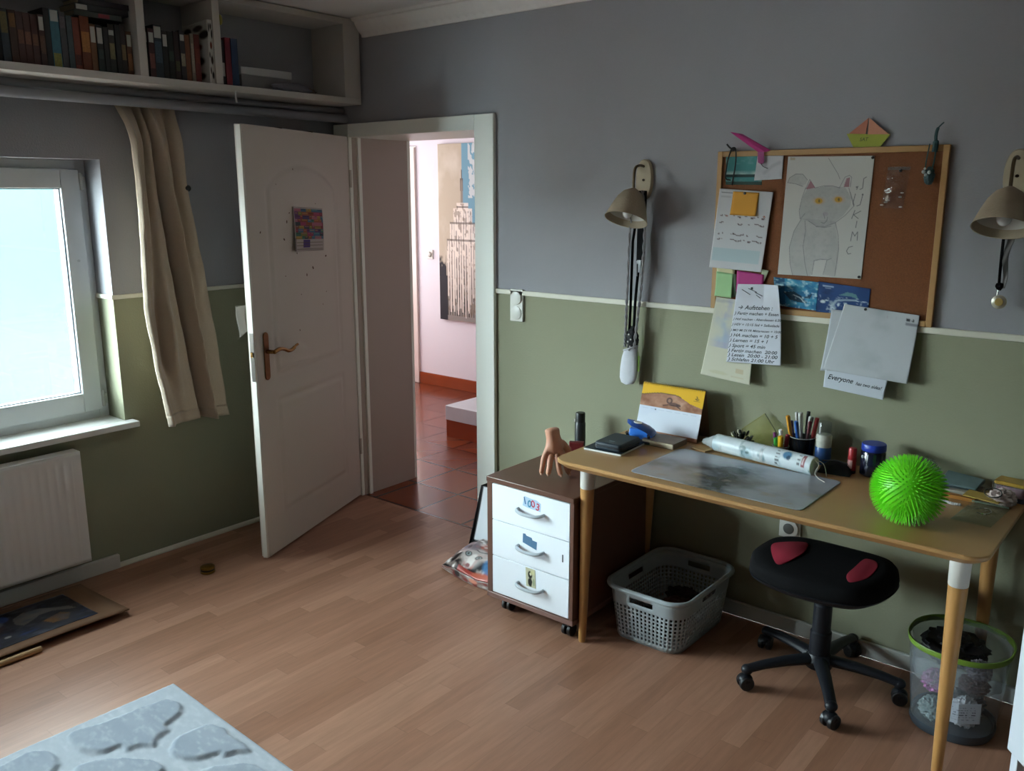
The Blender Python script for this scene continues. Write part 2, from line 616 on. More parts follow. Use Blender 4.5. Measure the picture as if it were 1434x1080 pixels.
# hall shell
b = MB(); b.box(-1.8, 2.36, 0, 2.4, 2.46, 2.6); b.box(-2.7, 2.36, 2.09, -1.8, 2.46, 2.6)
b.box(-2.72, 2.36, 0, -2.66, 2.46, 2.09)
struct(b.build('wall_hall_back', hall_m, smooth=0), 'white wall at the far side of the hall')
b = MB(); b.box(2.3, DEP, 0, 2.4, 2.36, 2.6)
struct(b.build('wall_hall_right', hall_m, smooth=0))
b = MB(); b.box(-2.8, DEP, 0, -2.7, 2.46, 2.6)
struct(b.build('wall_hall_left', hall_m, smooth=0))
b = MB(); b.box(-2.7, DEP - 0.02, 0, JX - 0.03, DEP, 2.6); b.box(OX + 0.03, DEP - 0.02, 0, 2.4, DEP, 2.6); b.box(JX - 0.03, DEP - 0.02, OZ + 0.03, OX + 0.03, DEP, 2.6)
struct(b.build('wall_hall_front', hall_m, smooth=0))
# far room behind the hall's other doorway
b = MB(); b.box(-3.2, 4.2, 0, -1.2, 4.3, 2.6); b.box(-3.3, 2.46, 0, -3.2, 4.3, 2.6); b.box(-1.3, 2.46, 0, -1.2, 4.3, 2.6); b.box(-3.3, 2.46, 2.6, -1.2, 4.3, 2.7); b.box(-3.3, 2.46, -0.1, -1.2, 4.3, 0.0)
struct(b.build('wall_far_room', hall_m, smooth=0), 'bright room glimpsed past the hall')

# dado rail, baseboards, cornice
rail_m = M('rail_paint', '#d6d3c4', 0.5)
b = MB(); b.box(1.131, -0.012, ZR - 0.011, XE, 0, ZR + 0.011)
struct(b.build('trim_1', rail_m, bevel=0.003), 'cream dado rail along the desk wall')
b = MB(); b.box(0, W1[1] - 0.002, ZR - 0.010, 0.010, -0.001, ZR + 0.010); b.box(-0.14, W1[1] - 0.010, ZR - 0.010, 0.010, W1[1], ZR + 0.010)
b.box(0, W2[1], ZR - 0.010, 0.010, W1[0], ZR + 0.010)
struct(b.build('trim_2', rail_m, bevel=0.003), 'cream dado rail along the window wall')
b = MB(); b.box(1.131, -0.016, 0, XE, 0, 0.062)
struct(b.build('baseboard_right', M('skirting_paint', '#c4c6c0', 0.5), bevel=0.004), 'low pale baseboard under the desk')
b = MB()
b.tube([(0.006, -1.385, 0.008), (0.006, -0.02, 0.008)], 0.014, 8)
struct(b.build('baseboard_left', rail_m), 'thin quarter round strip under the window wall')
b = MB(); b.box(0, -3.2, 0, 0.022, -1.382, 0.066)
struct(b.build('trim_3', M('skirting_white', '#c9c8c2', 0.5), bevel=0.003), 'wider white baseboard board below the radiator')
def cornice(name, along, a0, a1):
    prof = [(0, 2.455), (0.014, 2.455), (0.018, 2.468), (0.03, 2.476), (0.046, 2.492), (0.058, 2.512), (0.062, 2.522), (0.078, 2.526), (0.082, H), (0, H)]
    b = MB()
    n = int((a1 - a0) / 0.05)
    loops = []
    for i in range(n * 4 + 1):
        t = a0 + (a1 - a0) * i / (n * 4)
        k = 0.004 * math.sin(i * PI / 2)
        loops.append([(t, -(d + (k if 0.02 < d < 0.07 else 0)), z) if along == 'x' else (d, t, z) for d, z in prof])
    b.loft(loops)
    return struct(b.build(name, M('cornice_foam', '#e8e6e2', 0.7), smooth=40), 'moulded white cornice')
cornice('trim_4', 'x', 0.255, XE)

# ------------------------------------------------------------------ door frame and door
fr = thing('trim_5', 'off white door frame around the open doorway', 'door frame', (JX, 0, 0)); del fr['category']; struct(fr)
b = MB(); b.box(OX, -0.022, 0, 1.1306, 0, 2.0434); b.build('casing', frame_paint, fr, bevel=0.004)
b = MB(); b.box(0.012, -0.022, 0, JX, 0, 2.0434); b.build('casing', frame_paint, fr, bevel=0.004)
b = MB(); b.box(JX, -0.022, OZ, OX, 0, 2.0434); b.build('casing', frame_paint, fr, bevel=0.003)
b = MB(); b.box(JX - 0.03, 0, 0, JX, DEP, OZ + 0.03); b.build('lining', M('lining_shaded', '#aca095', 0.4), fr)  # darker than the other linings: its shade is put into the colour
b = MB(); b.box(OX, 0, 0, OX + 0.03, DEP, OZ + 0.03); b.build('lining', frame_paint, fr)
b = MB(); b.box(JX, 0, OZ, OX, DEP, OZ + 0.03); b.build('lining', frame_paint, fr)
b = MB(); b.box(JX - 0.07, DEP, 0, JX, DEP + 0.02, OZ + 0.07); b.box(OX, DEP, 0, OX + 0.07, DEP + 0.02, OZ + 0.07); b.box(JX, DEP, OZ, OX, DEP + 0.02, OZ + 0.07)
b.build('casing', frame_paint, fr, bevel=0.003)
b = MB(); b.box(OX - 0.012, 0.03, 0, OX, 0.05, OZ); b.box(JX, 0.03, 0, JX + 0.012, 0.05, OZ)
b.build('seal', frame_paint, fr)

PH = 1.1923
DR = Vector((math.cos(PH), -math.sin(PH), 0))
DN = Vector((math.sin(PH), math.cos(PH), 0))      # normal of the face seen (towards the camera)
DH = Vector((0.1273, -0.024, 0))
DW, DZ0, DZ1 = 0.93, 0.010, 1.979
door = thing('door_1', 'cream panelled room door standing open into the room', 'door', tuple(DH), -PH)
del door['category']; struct(door)
# local frame of the leaf: x along the leaf, y through it (face seen at y = 0, back at -0.04), z up
def leaf_mesh():
    b = MB()
    def ht(x, z):
        """Depth of the moulded face at x (from the hinge), z: arched upper panel, square lower panel."""
        d = 0.0
        def groove(s):
            return -0.0045 * math.exp(-(s / 0.012) ** 2) + 0.0022 * math.exp(-((s - 0.022) / 0.012) ** 2)
        # upper panel: x 0.16..0.76, z 1.00..1.72 with an arched head
        def sd(x0, x1, z0, z1, arch):
            zt = z1
            if arch:
                q = (x - (x0 + x1) / 2) / ((x1 - x0) / 2)
                zt = z1 + 0.12 * max(0, 1 - q * q) ** 0.8 if abs(q) < 1 else z1
            return min(x - x0, x1 - x, z - z0, (zt - z) * (0.9 if arch else 1))
        for a in ((0.155, 0.775, 0.86, 1.70, True), (0.155, 0.775, 0.19, 0.735, False)):
            s = sd(*a)
            if s > -0.04:
                d += groove(s)
        return d
    nu, nv = 92, 180
    b.grid(lambda u, v: (u * DW, ht(u * DW, DZ0 + v * (DZ1 - DZ0)), DZ0 + v * (DZ1 - DZ0)), nu, nv)
    o = len(b.v)
    b.add([(0, -0.04, DZ0), (DW, -0.04, DZ0), (DW, -0.04, DZ1), (0, -0.04, DZ1), (0, 0, DZ0), (DW, 0, DZ0), (DW, 0, DZ1), (0, 0, DZ1)],
          [(0, 1, 2, 3), (0, 4, 5, 1), (1, 5, 6, 2), (2, 6, 7, 3), (3, 7, 4, 0)])
    return b
leaf = leaf_mesh().build('leaf', door_paint, door, world=False, smooth=50)
b = MB(); b.box(DW - 0.001, -0.026, DZ0 + 0.0, DW + 0.013, -0.001, DZ1 - 0.003)
b.build('rebate_edge', M('door_edge_paint', '#d3d0c6', 0.45), door, world=False, bevel=0.002)
brass = M('dark_brass', '#7a5535', 0.3, 1.0, noise=(60, 0.3))
brass2 = M('brass', '#a07a4a', 0.25, 1.0)
b = MB()
pl = [(x + 0.858, z) for x, z in rrect(-0.019, 0.852, 0.019, 1.074, 0.019, 8)]
o = len(b.v); b.prism(pl, 0, 0.006); b.xf(Matrix(((1, 0, 0, 0), (0, 0, 1, 0.001), (0, 1, 0, 0), (0, 0, 0, 1))), o)
hp = b.build('handle_plate', brass, door, world=False, bevel=0.002); hp['label'] = 'long brown brass handle plate'
b = MB()
b.cyl((0.858, 0.004, 0.985), (0.858, 0.045, 0.985), 0.010, 0.009, 14)
b.tube(smooth_path([(0.862, 0.047, 0.985), (0.82, 0.048, 0.992), (0.78, 0.048, 0.985), (0.745, 0.048, 0.972), (0.71, 0.047, 0.973), (0.675, 0.046, 0.986), (0.658, 0.045, 0.989)]), [0.010] * 8 + [0.009] * 20 + [0.006] * 9, 12)
lv = b.build('lever', brass2, door, world=False); lv['label'] = 'curved brass lever'
b = MB(); b.cyl((0.858, -0.04, 0.985), (0.858, -0.075, 0.985), 0.009, None, 12); b.tube([(0.858, -0.075, 0.985), (0.75, -0.075, 0.985)], 0.009, 10)
b.build('lever', brass2, door, world=False)
b = MB(); b.box(DW + 0.0125, -0.022, 0.86, DW + 0.0145, -0.004, 1.08); b.build('lock_plate', M('steel_plate', '#6b6560', 0.35, 1.0), door, world=False)
b = MB(); b.box(DW + 0.013, -0.018, 0.972, DW + 0.022, -0.008, 0.995); b.build('latch', brass2, door, world=False)
for z in (0.25, 1.72):
    b = MB(); b.cyl((-0.006, 0.006, z), (-0.006, 0.006, z + 0.09), 0.007, None, 10); b.build('hinge', door_paint, door, world=False)
# specks where paint has chipped away
b = MB()
for x, z, r in ((0.55, 1.80, .004), (0.70, 1.73, .003), (0.36, 1.64, .003), (0.845, 1.52, .005), (0.60, 1.60, .004), (0.625, 1.56, .006), (0.655, 1.48, .006), (0.28, 1.38, .006), (0.41, 1.33, .007), (0.47, 1.30, .006), (0.66, 1.31, .003), (0.53, 1.21, .003), (0.56, 1.04, .004), (0.33, 1.14, .003), (0.55, 1.41, .004), (0.29, 1.20, .003)):
    o = len(b.v); b.lathe([(r, 0), (r * 0.6, 0.0006)], n=9, sx=0.8, sy=1.3); b.xf(Matrix.Translation((x, 0.0012, z)) @ Matrix.Rotation(-PI / 2, 4, 'X') @ Matrix.Rotation(x * 40, 4, 'Z'), o)
b.build('paint_chip', M('chipped_wood', '#5a4030', 0.7), door, world=False)
b = MB()
for x in (0.35, 0.62):
    b.box(x, -0.03, DZ1 - 0.002, x + 0.02, 0.0, DZ1 + 0.004)
b.build('top_hook', M('hook_black', '#1c1a18', 0.5), door, world=False)

# ------------------------------------------------------------------ windows, curtain, radiator, pipes
glass = clear_mat('window_glass', (0.90, 0.96, 0.96), 0.05, 0.0)
gasket = M('window_gasket', '#3c4650', 0.5)

def window(n, y0, y1, label, WZ0=WZ0, WZ1=WZ1):
    w = thing('window_%d' % n, label, 'window', (-0.15, (y0 + y1) / 2, WZ0)); del w['category']; struct(w)
    def ring(x0, x1, ya, yb, za, zb, t, tb):
        b = MB()
        b.box(x0, ya, za, x1, ya + t, zb); b.box(x0, yb - t, za, x1, yb, zb)
        b.box(x0, ya + t, za, x1, yb - t, za + tb); b.box(x0, ya + t, zb - t, x1, yb - t, zb)
        return b
    ring(-0.21, -0.143, y0, y1, WZ0 + 0.027, WZ1, 0.045, 0.045).build('frame', upvc, w, bevel=0.003)
    ns = 2 if y1 - y0 > 1.4 else 1
    wd = (y1 - y0 - 0.07 - (ns - 1) * 0.03) / ns
    if ns == 2:
        b = MB(); b.box(-0.21, (y0 + y1) / 2 - 0.035, WZ0 + 0.07, -0.143, (y0 + y1) / 2 + 0.035, WZ1 - 0.04); b.build('mullion', upvc, w, bevel=0.003)
    for k in range(ns):
        sb_ = y1 - 0.035 - k * (wd + 0.03); sa = sb_ - wd
        za, zb = WZ0 + 0.067, WZ1 - 0.039
        sash = ring(-0.20, -0.125, sa, sb_, za, zb, 0.082, 0.085).build('sash', upvc, w, bevel=0.004)
        ring(-0.166, -0.145, sa + 0.078, sb_ - 0.078, za + 0.081, zb - 0.078, 0.008, 0.008).build('gasket', gasket, sash)
        b = MB(); b.box(-0.172, sa + 0.07, za + 0.07, -0.168, sb_ - 0.07, zb - 0.07); b.build('pane', glass, sash, smooth=0)
    for z in (WZ0 + 0.08, WZ1 - 0.13):
        b = MB(); b.cyl((-0.122, y1 - 0.030, z), (-0.122, y1 - 0.030, z + 0.075), 0.008, None, 12); b.box(-0.143, y1 - 0.034, z + 0.01, -0.118, y1 - 0.012, z + 0.06)
        b.build('hinge', M('hinge_plastic', '#a8a6a0', 0.4), w, bevel=0.002)
    b = MB(); b.cyl((-0.126, y1 - 0.075, 1.40), (-0.122, y1 - 0.075, 1.40), 0.006, None, 12); b.build('screw_cap', M('cap_plastic', '#b4b8b6', 0.5), w)
    b = MB(); b.box(-0.145, y0, WZ0, 0, y1, WZ0 + 0.027); b.box(0, y0 - 0.04, WZ0, 0.065, y1 + 0.037, WZ0 + 0.027)
    b.build('sill', M('sill_board', '#d8d8d4', 0.35), w, bevel=0.004)
    return w
window(1, *W1, 'white plastic framed window above the radiator')
window(2, *W2, 'second white window nearer the camera', *W2Z)

# a neighbouring house, an added white bounce wall and a flat roof outside
b = MB(); b.box(-5.2, -1.2, -2.5, -5.0, 6.0, 2.05)
nb = b.build('outside_wall', M('neighbour_render', NEIGH, 0.9, noise=(0.6, 0.05)), smooth=0)
tag(nb, 'flat house wall filling the visible window pane', 'house')
b = MB(); b.box(-5.4, -12.0, -2.5, -5.2, -1.2, 1.75)  # unseen white wall, added to throw level light in through the windows
nb = b.build('outside_wall', M('bounce_white', '#e6e2da', 0.9, noise=(0.6, 0.03)), smooth=0)
tag(nb, 'unseen white wall added outside to bounce light into the room', 'house')
b = MB(); b.box(-14, -14, -2.6, -0.31, 8, -2.5)
struct(b.build('ground', M('pale_gravel', '#c8c2b8', 0.95, noise=(2, .1)), smooth=0))
b = MB(); b.grid(lambda u, v: (-5.0 + 4.0 * v, -6.0 + 4.9 * u, 0.30 - 0.9 * v), 40, 8)
tr = b.build('lean_to_roof', M('roof_sheet', '#b7a5a2', 0.8, noise=(3, 0.1)), smooth=0, solid=0.04)
tag(tr, 'pinkish low roof glimpsed at the bottom of the window pane', 'roof')

# radiator
rd = thing('radiator', 'white panel radiator under the window sill', 'radiator', (0.08, -2.1, 0.11))
rm = M('radiator_enamel', '#dedad6', 0.4)
Y0r, Y1r = -2.75, -1.541
b = MB()
def radf(u, v):
    y = Y0r + (Y1r - Y0r) * u; z = 0.11 + 0.50 * v
    e = min(1, max(0, min(v, 1 - v) - 0.07) / 0.03) * min(1, max(0, min(u, 1 - u) * (Y1r - Y0r) - 0.03) / 0.012)
    return (0.095 - 0.004 * e * (0.5 + 0.5 * math.cos(2 * PI * y / 0.0333)) ** 0.5, y, z)
b.grid(radf, 420, 30)
b.build('front_panel', rm, rd, solid=0.002, smooth=60)
b = MB(); b.box(0.03, Y1r - 0.002, 0.11, 0.096, Y1r, 0.612); b.build('side_panel', rm, rd, bevel=0.004)
b = MB(); b.box(0.03, Y0r, 0.606, 0.096, Y1r, 0.612); b.build('top_grille', rm, rd, bevel=0.002)
b = MB(); b.box(0.03, Y0r, 0.11, 0.035, Y1r - 0.01, 0.60); b.build('rear_panel', rm, rd)
b = MB(); b.box(0.002, Y1r - 0.16, 0.2, 0.03, Y1r - 0.13, 0.5); b.build('bracket', rm, rd)

# heating pipes below the shelf
pm = M('pipe_paint', '#8c8c92', 0.55)
b = MB(); b.tube([(0.07, YB + 0.01, 2.108), (0.07, -0.003, 2.108)], 0.018, 14)
tag(b.build('heating_pipe', pm), 'grey painted heating pipe directly under the wall shelf', 'pipe', 'grey pipes under the wall shelf')
b = MB(); b.tube([(0.10, YB + 0.01, 2.070), (0.10, -0.003, 2.070)], 0.021, 14)
for y in (-0.55, -1.95):
    b.tube([(0.0, y, 2.070), (0.10, y, 2.070)], 0.008, 8)
tag(b.build('heating_pipe', pm), 'thicker lower grey heating pipe passing above the curtain', 'pipe', 'grey pipes under the wall shelf')
b = MB(); b.tube([(0.262, -0.770, 2.136), (0.263, -0.772, 2.11), (0.264, -0.768, 2.085)], [0.0035, 0.003, 0.005], 8)
tag(b.build('string_stub', M('white_string', '#d0d0cc', 0.7)), 'short white string hanging from the shelf lip', 'string')

# curtain
def interp(tab, z):
    for (z0, a), (z1, c) in zip(tab[:-1], tab[1:]):
        if z <= z0 and z >= z1:
            t = (z0 - z) / (z0 - z1); t = t * t * (3 - 2 * t) * 0.5 + t * 0.5
            return a + (c - a) * t
    return tab[-1][1]
Lc = [(2.10, -1.235), (1.98, -1.212), (1.70, -1.208), (1.40, -1.215), (1.20, -1.222), (0.95, -1.195), (0.80, -1.172), (0.648, -1.150)]
Rc = [(2.10, -0.948), (1.90, -0.947), (1.71, -0.940), (1.45, -0.905), (1.25, -0.880), (0.95, -0.850), (0.628, -0.828)]
def curtf(u, v):
    z = 2.084 - v * (2.084 - 0.648) - 0.012 * v * u
    l, r = interp(Lc, z), interp(Rc, z)
    top = min(1, v / 0.14); top = top * top * (3 - 2 * top)
    base = 0.042 + 0.058 * top; amp = 0.014 + 0.026 * top
    g = lambda c, w_: math.exp(-((u - c) / w_) ** 2)
    x = base + amp * 0.45 * math.sin(5.5 * u + 1.0 * v + 0.6)
    x -= amp * 1.9 * g(0.33 - 0.04 * v, 0.05 + 0.03 * v) * max(0.0, 1 - 1.15 * v)      # deep crease left of the middle
    x -= amp * 2.2 * g(0.50 + 0.17 * v, 0.040 + 0.012 * v) * (1 - 0.35 * v)            # long slanting crease
    x += amp * 1.7 * g(0.585 + 0.17 * v, 0.045) * min(1, 0.4 + 1.5 * v)                # sharp ridge beside it
    x -= amp * 1.5 * g(0.82 + 0.02 * v, 0.045) * max(0, 1 - 1.6 * v)
    x += amp * 0.9 * g(0.05, 0.06)
    x += amp * 1.5 * g(0.36 - 0.10 * (v - 0.6), 0.055) * math.exp(-((v - 0.68) / 0.15) ** 2)
    x -= amp * 1.2 * g(0.26 - 0.08 * (v - 0.6), 0.06) * math.exp(-((v - 0.75) / 0.16) ** 2)
    x += 0.012 * top * mnoise.noise(Vector((u * 4, v * 7, 3))) + 0.005 * top * mnoise.noise(Vector((u * 11, v * 17, 5)))
    yy = l + (r - l) * u + 0.006 * math.sin(9 * u + 4 * v)
    if v > 0.975: x += 0.004
    return (max(0.012, x), yy, z)
cu = thing('curtain', 'beige linen curtain pulled aside between window and door', 'curtain', (0.08, -1.02, 0.64))
b = MB(); b.grid(curtf, 90, 130)
linen = M('beige_linen', '#b0a08c', 0.9, noise=(120, 0.08), sheen=0.2, bump=(350, 0.25))
b.build('drape', linen, cu, solid=0.002, smooth=80)
b = MB(); b.grid(lambda u, v: tuple(Vector(curtf(u, 0.965 + 0.035 * v)) + Vector((0.003, 0, 0))), 90, 4)
b.build('hem', linen, cu, solid=0.002, smooth=80)
b = MB()
b.cyl((0.0, -0.938, 1.712), (0.085, -0.938, 1.712), 0.005, None, 10); b.ball((0.092, -0.938, 1.712), 0.015, 14, 10)
tag(b.build('curtain_holdback', M('black_knob', '#121212', 0.35)), 'small black holdback knob on the wall at the edge of the curtain', 'knob')

# ------------------------------------------------------------------ wall shelf under the ceiling, with its books
shw = M('shelf_paint', '#b9b4ad', 0.5, noise=(8, 0.03))
sh = thing('wall_shelf', 'long white open shelf high on the window wall', 'shelf', (0.125, -1.5, 2.130))
SY0, SY1 = -4.4, -0.026
SB, ST = 2.160, 2.506
b = MB(); b.box(0.001, SY0, 2.131, 0.250, SY1, SB); b.build('bottom_board', shw, sh, bevel=0.002)
b = MB(); b.box(0.001, SY0, ST, 0.250, SY1, 2.535); b.build('top_board', shw, sh, bevel=0.002)
b = MB(); b.box(0.001, -0.130, SB, 0.250, SY1, ST); b.build('end_panel', shw, sh, bevel=0.002)
for y in (-1.182, -0.834, -1.95, -2.8):
    b = MB(); b.box(0.001, y - 0.018, SB, 0.248, y + 0.018, ST); b.build('divider', shw, sh, bevel=0.002)
b = MB(); b.box(0.001, SY0 - 0.03, SB, 0.250, SY0, ST); b.build('end_panel', shw, sh)

shelf_shade = lambda h: tuple(c * 0.55 for c in hexc(h))  # book colours darkened, stickers greyed: shelf shade put into the colour
label_m = M('spine_label', '#a3a19c', 0.7)
pages_m = M('book_pages', '#7a705e', 0.8)
def book(y, t, h, d, col, col2, label, front=0.205, lab=None, tilt=0.0, group='books on the wall shelf', band=None):
    """An upright book: cover (spine towards +x), page block, title band and library sticker as parts."""
    o = thing('book', label, 'book', (front - d / 2, y, SB), 0, group)
    c = M('cover_' + col, shelf_shade(col), 0.6, noise=(70, 0.35))
    def T(b):
        if tilt: b.xf(Matrix.Translation((0, 0, 0)) @ Matrix.Rotation(tilt, 4, 'X'))
        return b
    b = MB(); b.box(-d / 2, -t / 2, 0, d / 2, -t / 2 + 0.0015, h); b.box(-d / 2, t / 2 - 0.0015, 0, d / 2, t / 2, h); b.box(d / 2 - 0.002, -t / 2, 0, d / 2, t / 2, h)
    T(b).build('cover', c, o, world=False, bevel=0.0012)
    b = MB(); b.box(-d / 2 + 0.003, -t / 2 + 0.0015, 0.002, d / 2 - 0.002, t / 2 - 0.0015, h - 0.003); T(b).build('pages', pages_m, o, world=False)
    if col2:
        z0, z1 = band or (0.30, 0.62)
        b = MB(); b.box(d / 2, -t / 2 + 0.003, h * z0, d / 2 + 0.0006, t / 2 - 0.003, h * z1)
        T(b).build('spine_title', M('title_' + col2, shelf_shade(col2), 0.6, noise=(160, 0.6)), o, world=False)
    if lab:
        b = MB(); b.box(d / 2, -t / 2 + 0.003, h * lab[0], d / 2 + 0.0008, t / 2 - 0.003, h * lab[1])
        T(b).build('spine_sticker', label_m, o, world=False)
    return o

ordn = ['first', 'second', 'third', 'fourth', 'fifth', 'sixth', 'seventh', 'eighth', 'ninth', 'tenth', 'eleventh', 'twelfth', 'thirteenth', 'fourteenth', 'fifteenth', 'sixteenth', 'seventeenth', 'eighteenth', 'nineteenth', 'twentieth', 'twenty-first', 'twenty-second']
# left bay, from the divider outwards (towards the window side)
bay1 = [  # thickness, height, cover, title colour, sticker, words, band
    (0.023, .172, '6a4028', 'a06a40', (.66, .92), 'orange brown paperback with a slim white sticker', (.12, .5)),
    (0.022, .196, '2a1a1a', '8a7048', None, 'dark maroon book with pale gold title', (.3, .6)),
    (0.021, .190, '16181c', None, None, 'plain black book with no sticker', None),
    (0.026, .190, '1a1c1a', '8c8058', (.78, .88), 'black book with small white spot and gold lettering', (.3, .62)),
    (0.020, .176, '15181c', None, None, 'slim black paperback', None),
    (0.026, .178, '202a2c', '3c4c4c', (.62, .95), 'black green book with large white sticker', (.3, .5)),
    (0.024, .180, '7a4a20', None, (.62, .95), 'brown ochre book with white sticker on its left edge', None),
    (0.036, .204, '7a3a18', 'c0803c', None, 'thick red brown book with gold scrollwork', (.35, .72)),
    (0.027, .196, '8a3a22', '5a2014', None, 'rust red hardback', (.1, .3)),
    (0.022, .198, '44545a', None, None, 'grey green slim book', None),
    (0.024, .208, '4e4a50', '70686a', None, 'tall grey book with worn pale top', (.72, .92)),
    (0.034, .212, '3f7a8c', '9a9440', (.80, .99), 'pale blue book turning olive yellow at its foot', (.03, .26)),
    (0.022, .214, '25252a', None, None, 'tall black book with a grey jacket', None),
    (0.022, .186, '4a2a22', '6a4a3a', (.70, .96), 'dark brown book with narrow white sticker', (.25, .6)),
    (0.024, .184, '4e2824', '7a5038', None, 'wine brown paperback', (.4, .62)),
    (0.025, .186, '502a22', '8a5a44', None, 'wine red paperback with tan title', (.4, .64)),
    (0.025, .186, '4a2620', '7c4c38', None, 'dark wine paperback', (.4, .66)),
    (0.026, .188, '4a2c1c', '8a5a2a', None, 'brown paperback with an orange head', (.68, .94)),
    (0.028, .190, '33404a', '7a6c40', None, 'dark book with olive gold upper half and blue foot', (.55, .94)),
    (0.026, .188, '20201e', '6a5f3a', None, 'black paperback with dull gold title', (.6, .9)),
    (0.026, .216, '1a1a1c', None, None, 'tallest black hardback of the row', None)]
y = -1.203
for i, (t, h, c, c2, lab, words_, band) in enumerate(bay1):
    y -= t / 2 + 0.0012
    book(y, t, h, 0.13, c, c2, words_ + ', ' + ordn[i] + ' left of the wide divider', lab=lab, band=band, front=0.203 + 0.006 * random.random(), group='books in the left bay of the wall shelf')
    y -= t / 2
# books lying on top of that row
def flatbook(y0, y1, z, t, col, label, sticker=None, lab2=None):
    o = thing('book', label, 'book', (0.13, (y0 + y1) / 2, z), 0, 'books lying on the row in the left bay')
    c = M('cover_' + col, shelf_shade(col), 0.6, noise=(70, 0.35))
    b = MB(); b.box(0.065, y0, z, 0.200, y1, z + 0.0015); b.box(0.065, y0, z + t - 0.0015, 0.200, y1, z + t); b.box(0.198, y0, z, 0.200, y1, z + t)
    b.build('cover', c, o, bevel=0.0012)
    b = MB(); b.box(0.068, y0 + 0.003, z + 0.0015, 0.198, y1 - 0.003, z + t - 0.0015); b.build('pages', pages_m, o)
    if sticker:
        b = MB(); b.box(0.200, sticker[0], z + 0.003, 0.2008, sticker[1], z + t - 0.003); b.build('spine_sticker', sticker[2], o)
    return o
flatbook(-1.425, -1.235, 2.366, 0.020, '46504a', 'grey green book lying on the row, lower of the flat stack', (-1.33, -1.285, M('red_patch', '#7a2230', 0.6)))
flatbook(-1.420, -1.205, 2.387, 0.024, '1e1c20', 'black book with white sticker lying above the grey green one', (-1.415, -1.372, label_m))
flatbook(-1.405, -1.200, 2.4125, 0.020, '2a1c28', 'dark purple book lying topmost on the flat stack')
# middle bay, from the left divider towards the spotted file
bay2 = [
    (0.026, .196, '1c2422', '30403c', (.72, .92), 'black book with white sticker', (.3, .6)),
    (0.026, .196, '4a2024', '8a4a44', (.72, .92), 'dark red book with white sticker', (.2, .5)),
    (0.036, .214, '2c3a48', '4a6070', (.76, .97), 'blue grey thick book with high white sticker', (.3, .7)),
    (0.024, .196, '1e2020', None, (.68, .92), 'slim black book with long white sticker', None),
    (0.026, .196, '1a201e', '3a4a40', None, 'black green book', (.4, .6)),
    (0.024, .200, '3a2226', '5a5a3a', None, 'dark plum book', (.2, .4)),
    (0.024, .206, '3a3840', 'b0aa90', (.80, .92), 'dark book with cream foot stripe', (.3, .55)),
    (0.024, .192, '8a5030', None, None, 'tan orange paperback', None),
    (0.017, .200, 'a09080', 'c0b4a0', None, 'cream slim book', (.2, .8)),
    (0.026, .200, '7a2a20', '8c3a28', None, 'brick red book half behind the spotted file', (.4, .7))]
y = -1.162
for i, (t, h, c, c2, lab, words_, band) in enumerate(bay2):
    y += t / 2 + 0.0012
    book(y, t, h, 0.13, c, c2, words_ + ', ' + ordn[i] + ' right of the wide divider', lab=lab, band=band, front=0.203 + 0.006 * random.random(), group='books in the middle bay of the wall shelf')
    y += t / 2
# cow-spotted magazine file
mf = thing('magazine_file', 'white magazine file with black and brown cow spots', 'magazine file', (0.13, -0.87, SB))
def cowcol(X, Y):
    p = Paint(X, Y, '#b4b0a8')
    for cx, cy, rx, ry, c in ((.20, .12, .16, .07, '#17120f'), (.62, .10, .2, .05, '#2a1a14'), (.85, .22, .2, .07, '#17120f'), (.5, .40, .26, .06, '#6a2c1a'), (.55, .63, .28, .07, '#241410'), (.6, .87, .24, .06, '#17120f'), (.1, .55, .12, .05, '#17120f'), (.15, .8, .15, .06, '#3a2018')):
        p.ell(cx, cy, rx * (1 + .0), ry, c, soft=0.2)
    return p.C
y0, y1 = -0.872, -0.8525
sheet('front_face', lambda u, v: (0.238, y0 + (y1 - y0) * u, SB + 0.262 * (1 - v)), cowcol, 20, 60, mf, 0.002)
def sidecut(u):  # cut-away side of the file: high at the back
    return 0.262
sheet('side_face', lambda u, v: (0.04 + 0.198 * u, y0, SB + (0.25 + 0.012 * u) * (1 - v)), cowcol, 30, 50, mf, 0.002)
b = MB(); b.box(0.04, y0, SB, 0.238, y1, SB + 0.002); b.box(0.04, y1 - 0.002, SB, 0.238, y1, SB + 0.262); b.box(0.04, y0, SB, 0.042, y1, SB + 0.255)
b.build('body', M('file_card', '#b4b0a8', 0.6), mf)
# right bay
book(-0.795, 0.020, .19, 0.14, '1c1a22', None, 'black book with white flecks, nearest the divider in the right bay', lab=(.2, .5), front=0.22, group='books in the right bay of the wall shelf')
book(-0.768, 0.028, .203, 0.14, '8a2030', None, 'crimson book beside the blue one in the right bay', front=0.222, group='books in the right bay of the wall shelf')
book(-0.735, 0.034, .203, 0.14, '2a4468', None, 'navy blue book, last in the right bay', front=0.222, group='books in the right bay of the wall shelf')
pb = thing('paper_box', 'flat pale grey box lying in the right bay of the wall shelf', 'box', (0.10, -0.54, SB))
bxm = M('grey_card', '#8e8c8c', 0.7)
b = MB(); b.box(0.022, -0.664, SB, 0.158, -0.386, SB + 0.066); b.build('tray', bxm, pb, bevel=0.002)
b = MB(); b.box(0.020, -0.667, SB + 0.066, 0.160, -0.383, SB + 0.100); b.build('lid', M('pale_card', '#c2c0be', 0.7), pb, bevel=0.002)
b = crumple((0.205, -0.42, SB + 0.016), (0.030, 0.11, 0.026), 3, 0.35, zmin=SB + 0.001)
tag(b.build('crumpled_cloth', M('grey_cloth', '#77767e', 0.9), smooth=60), 'crumpled dark grey cloth lying before the flat box', 'cloth')
b = crumple((0.18, -0.31, SB + 0.013), (0.03, 0.05, 0.018), 5, 0.4, zmin=SB + 0.001)
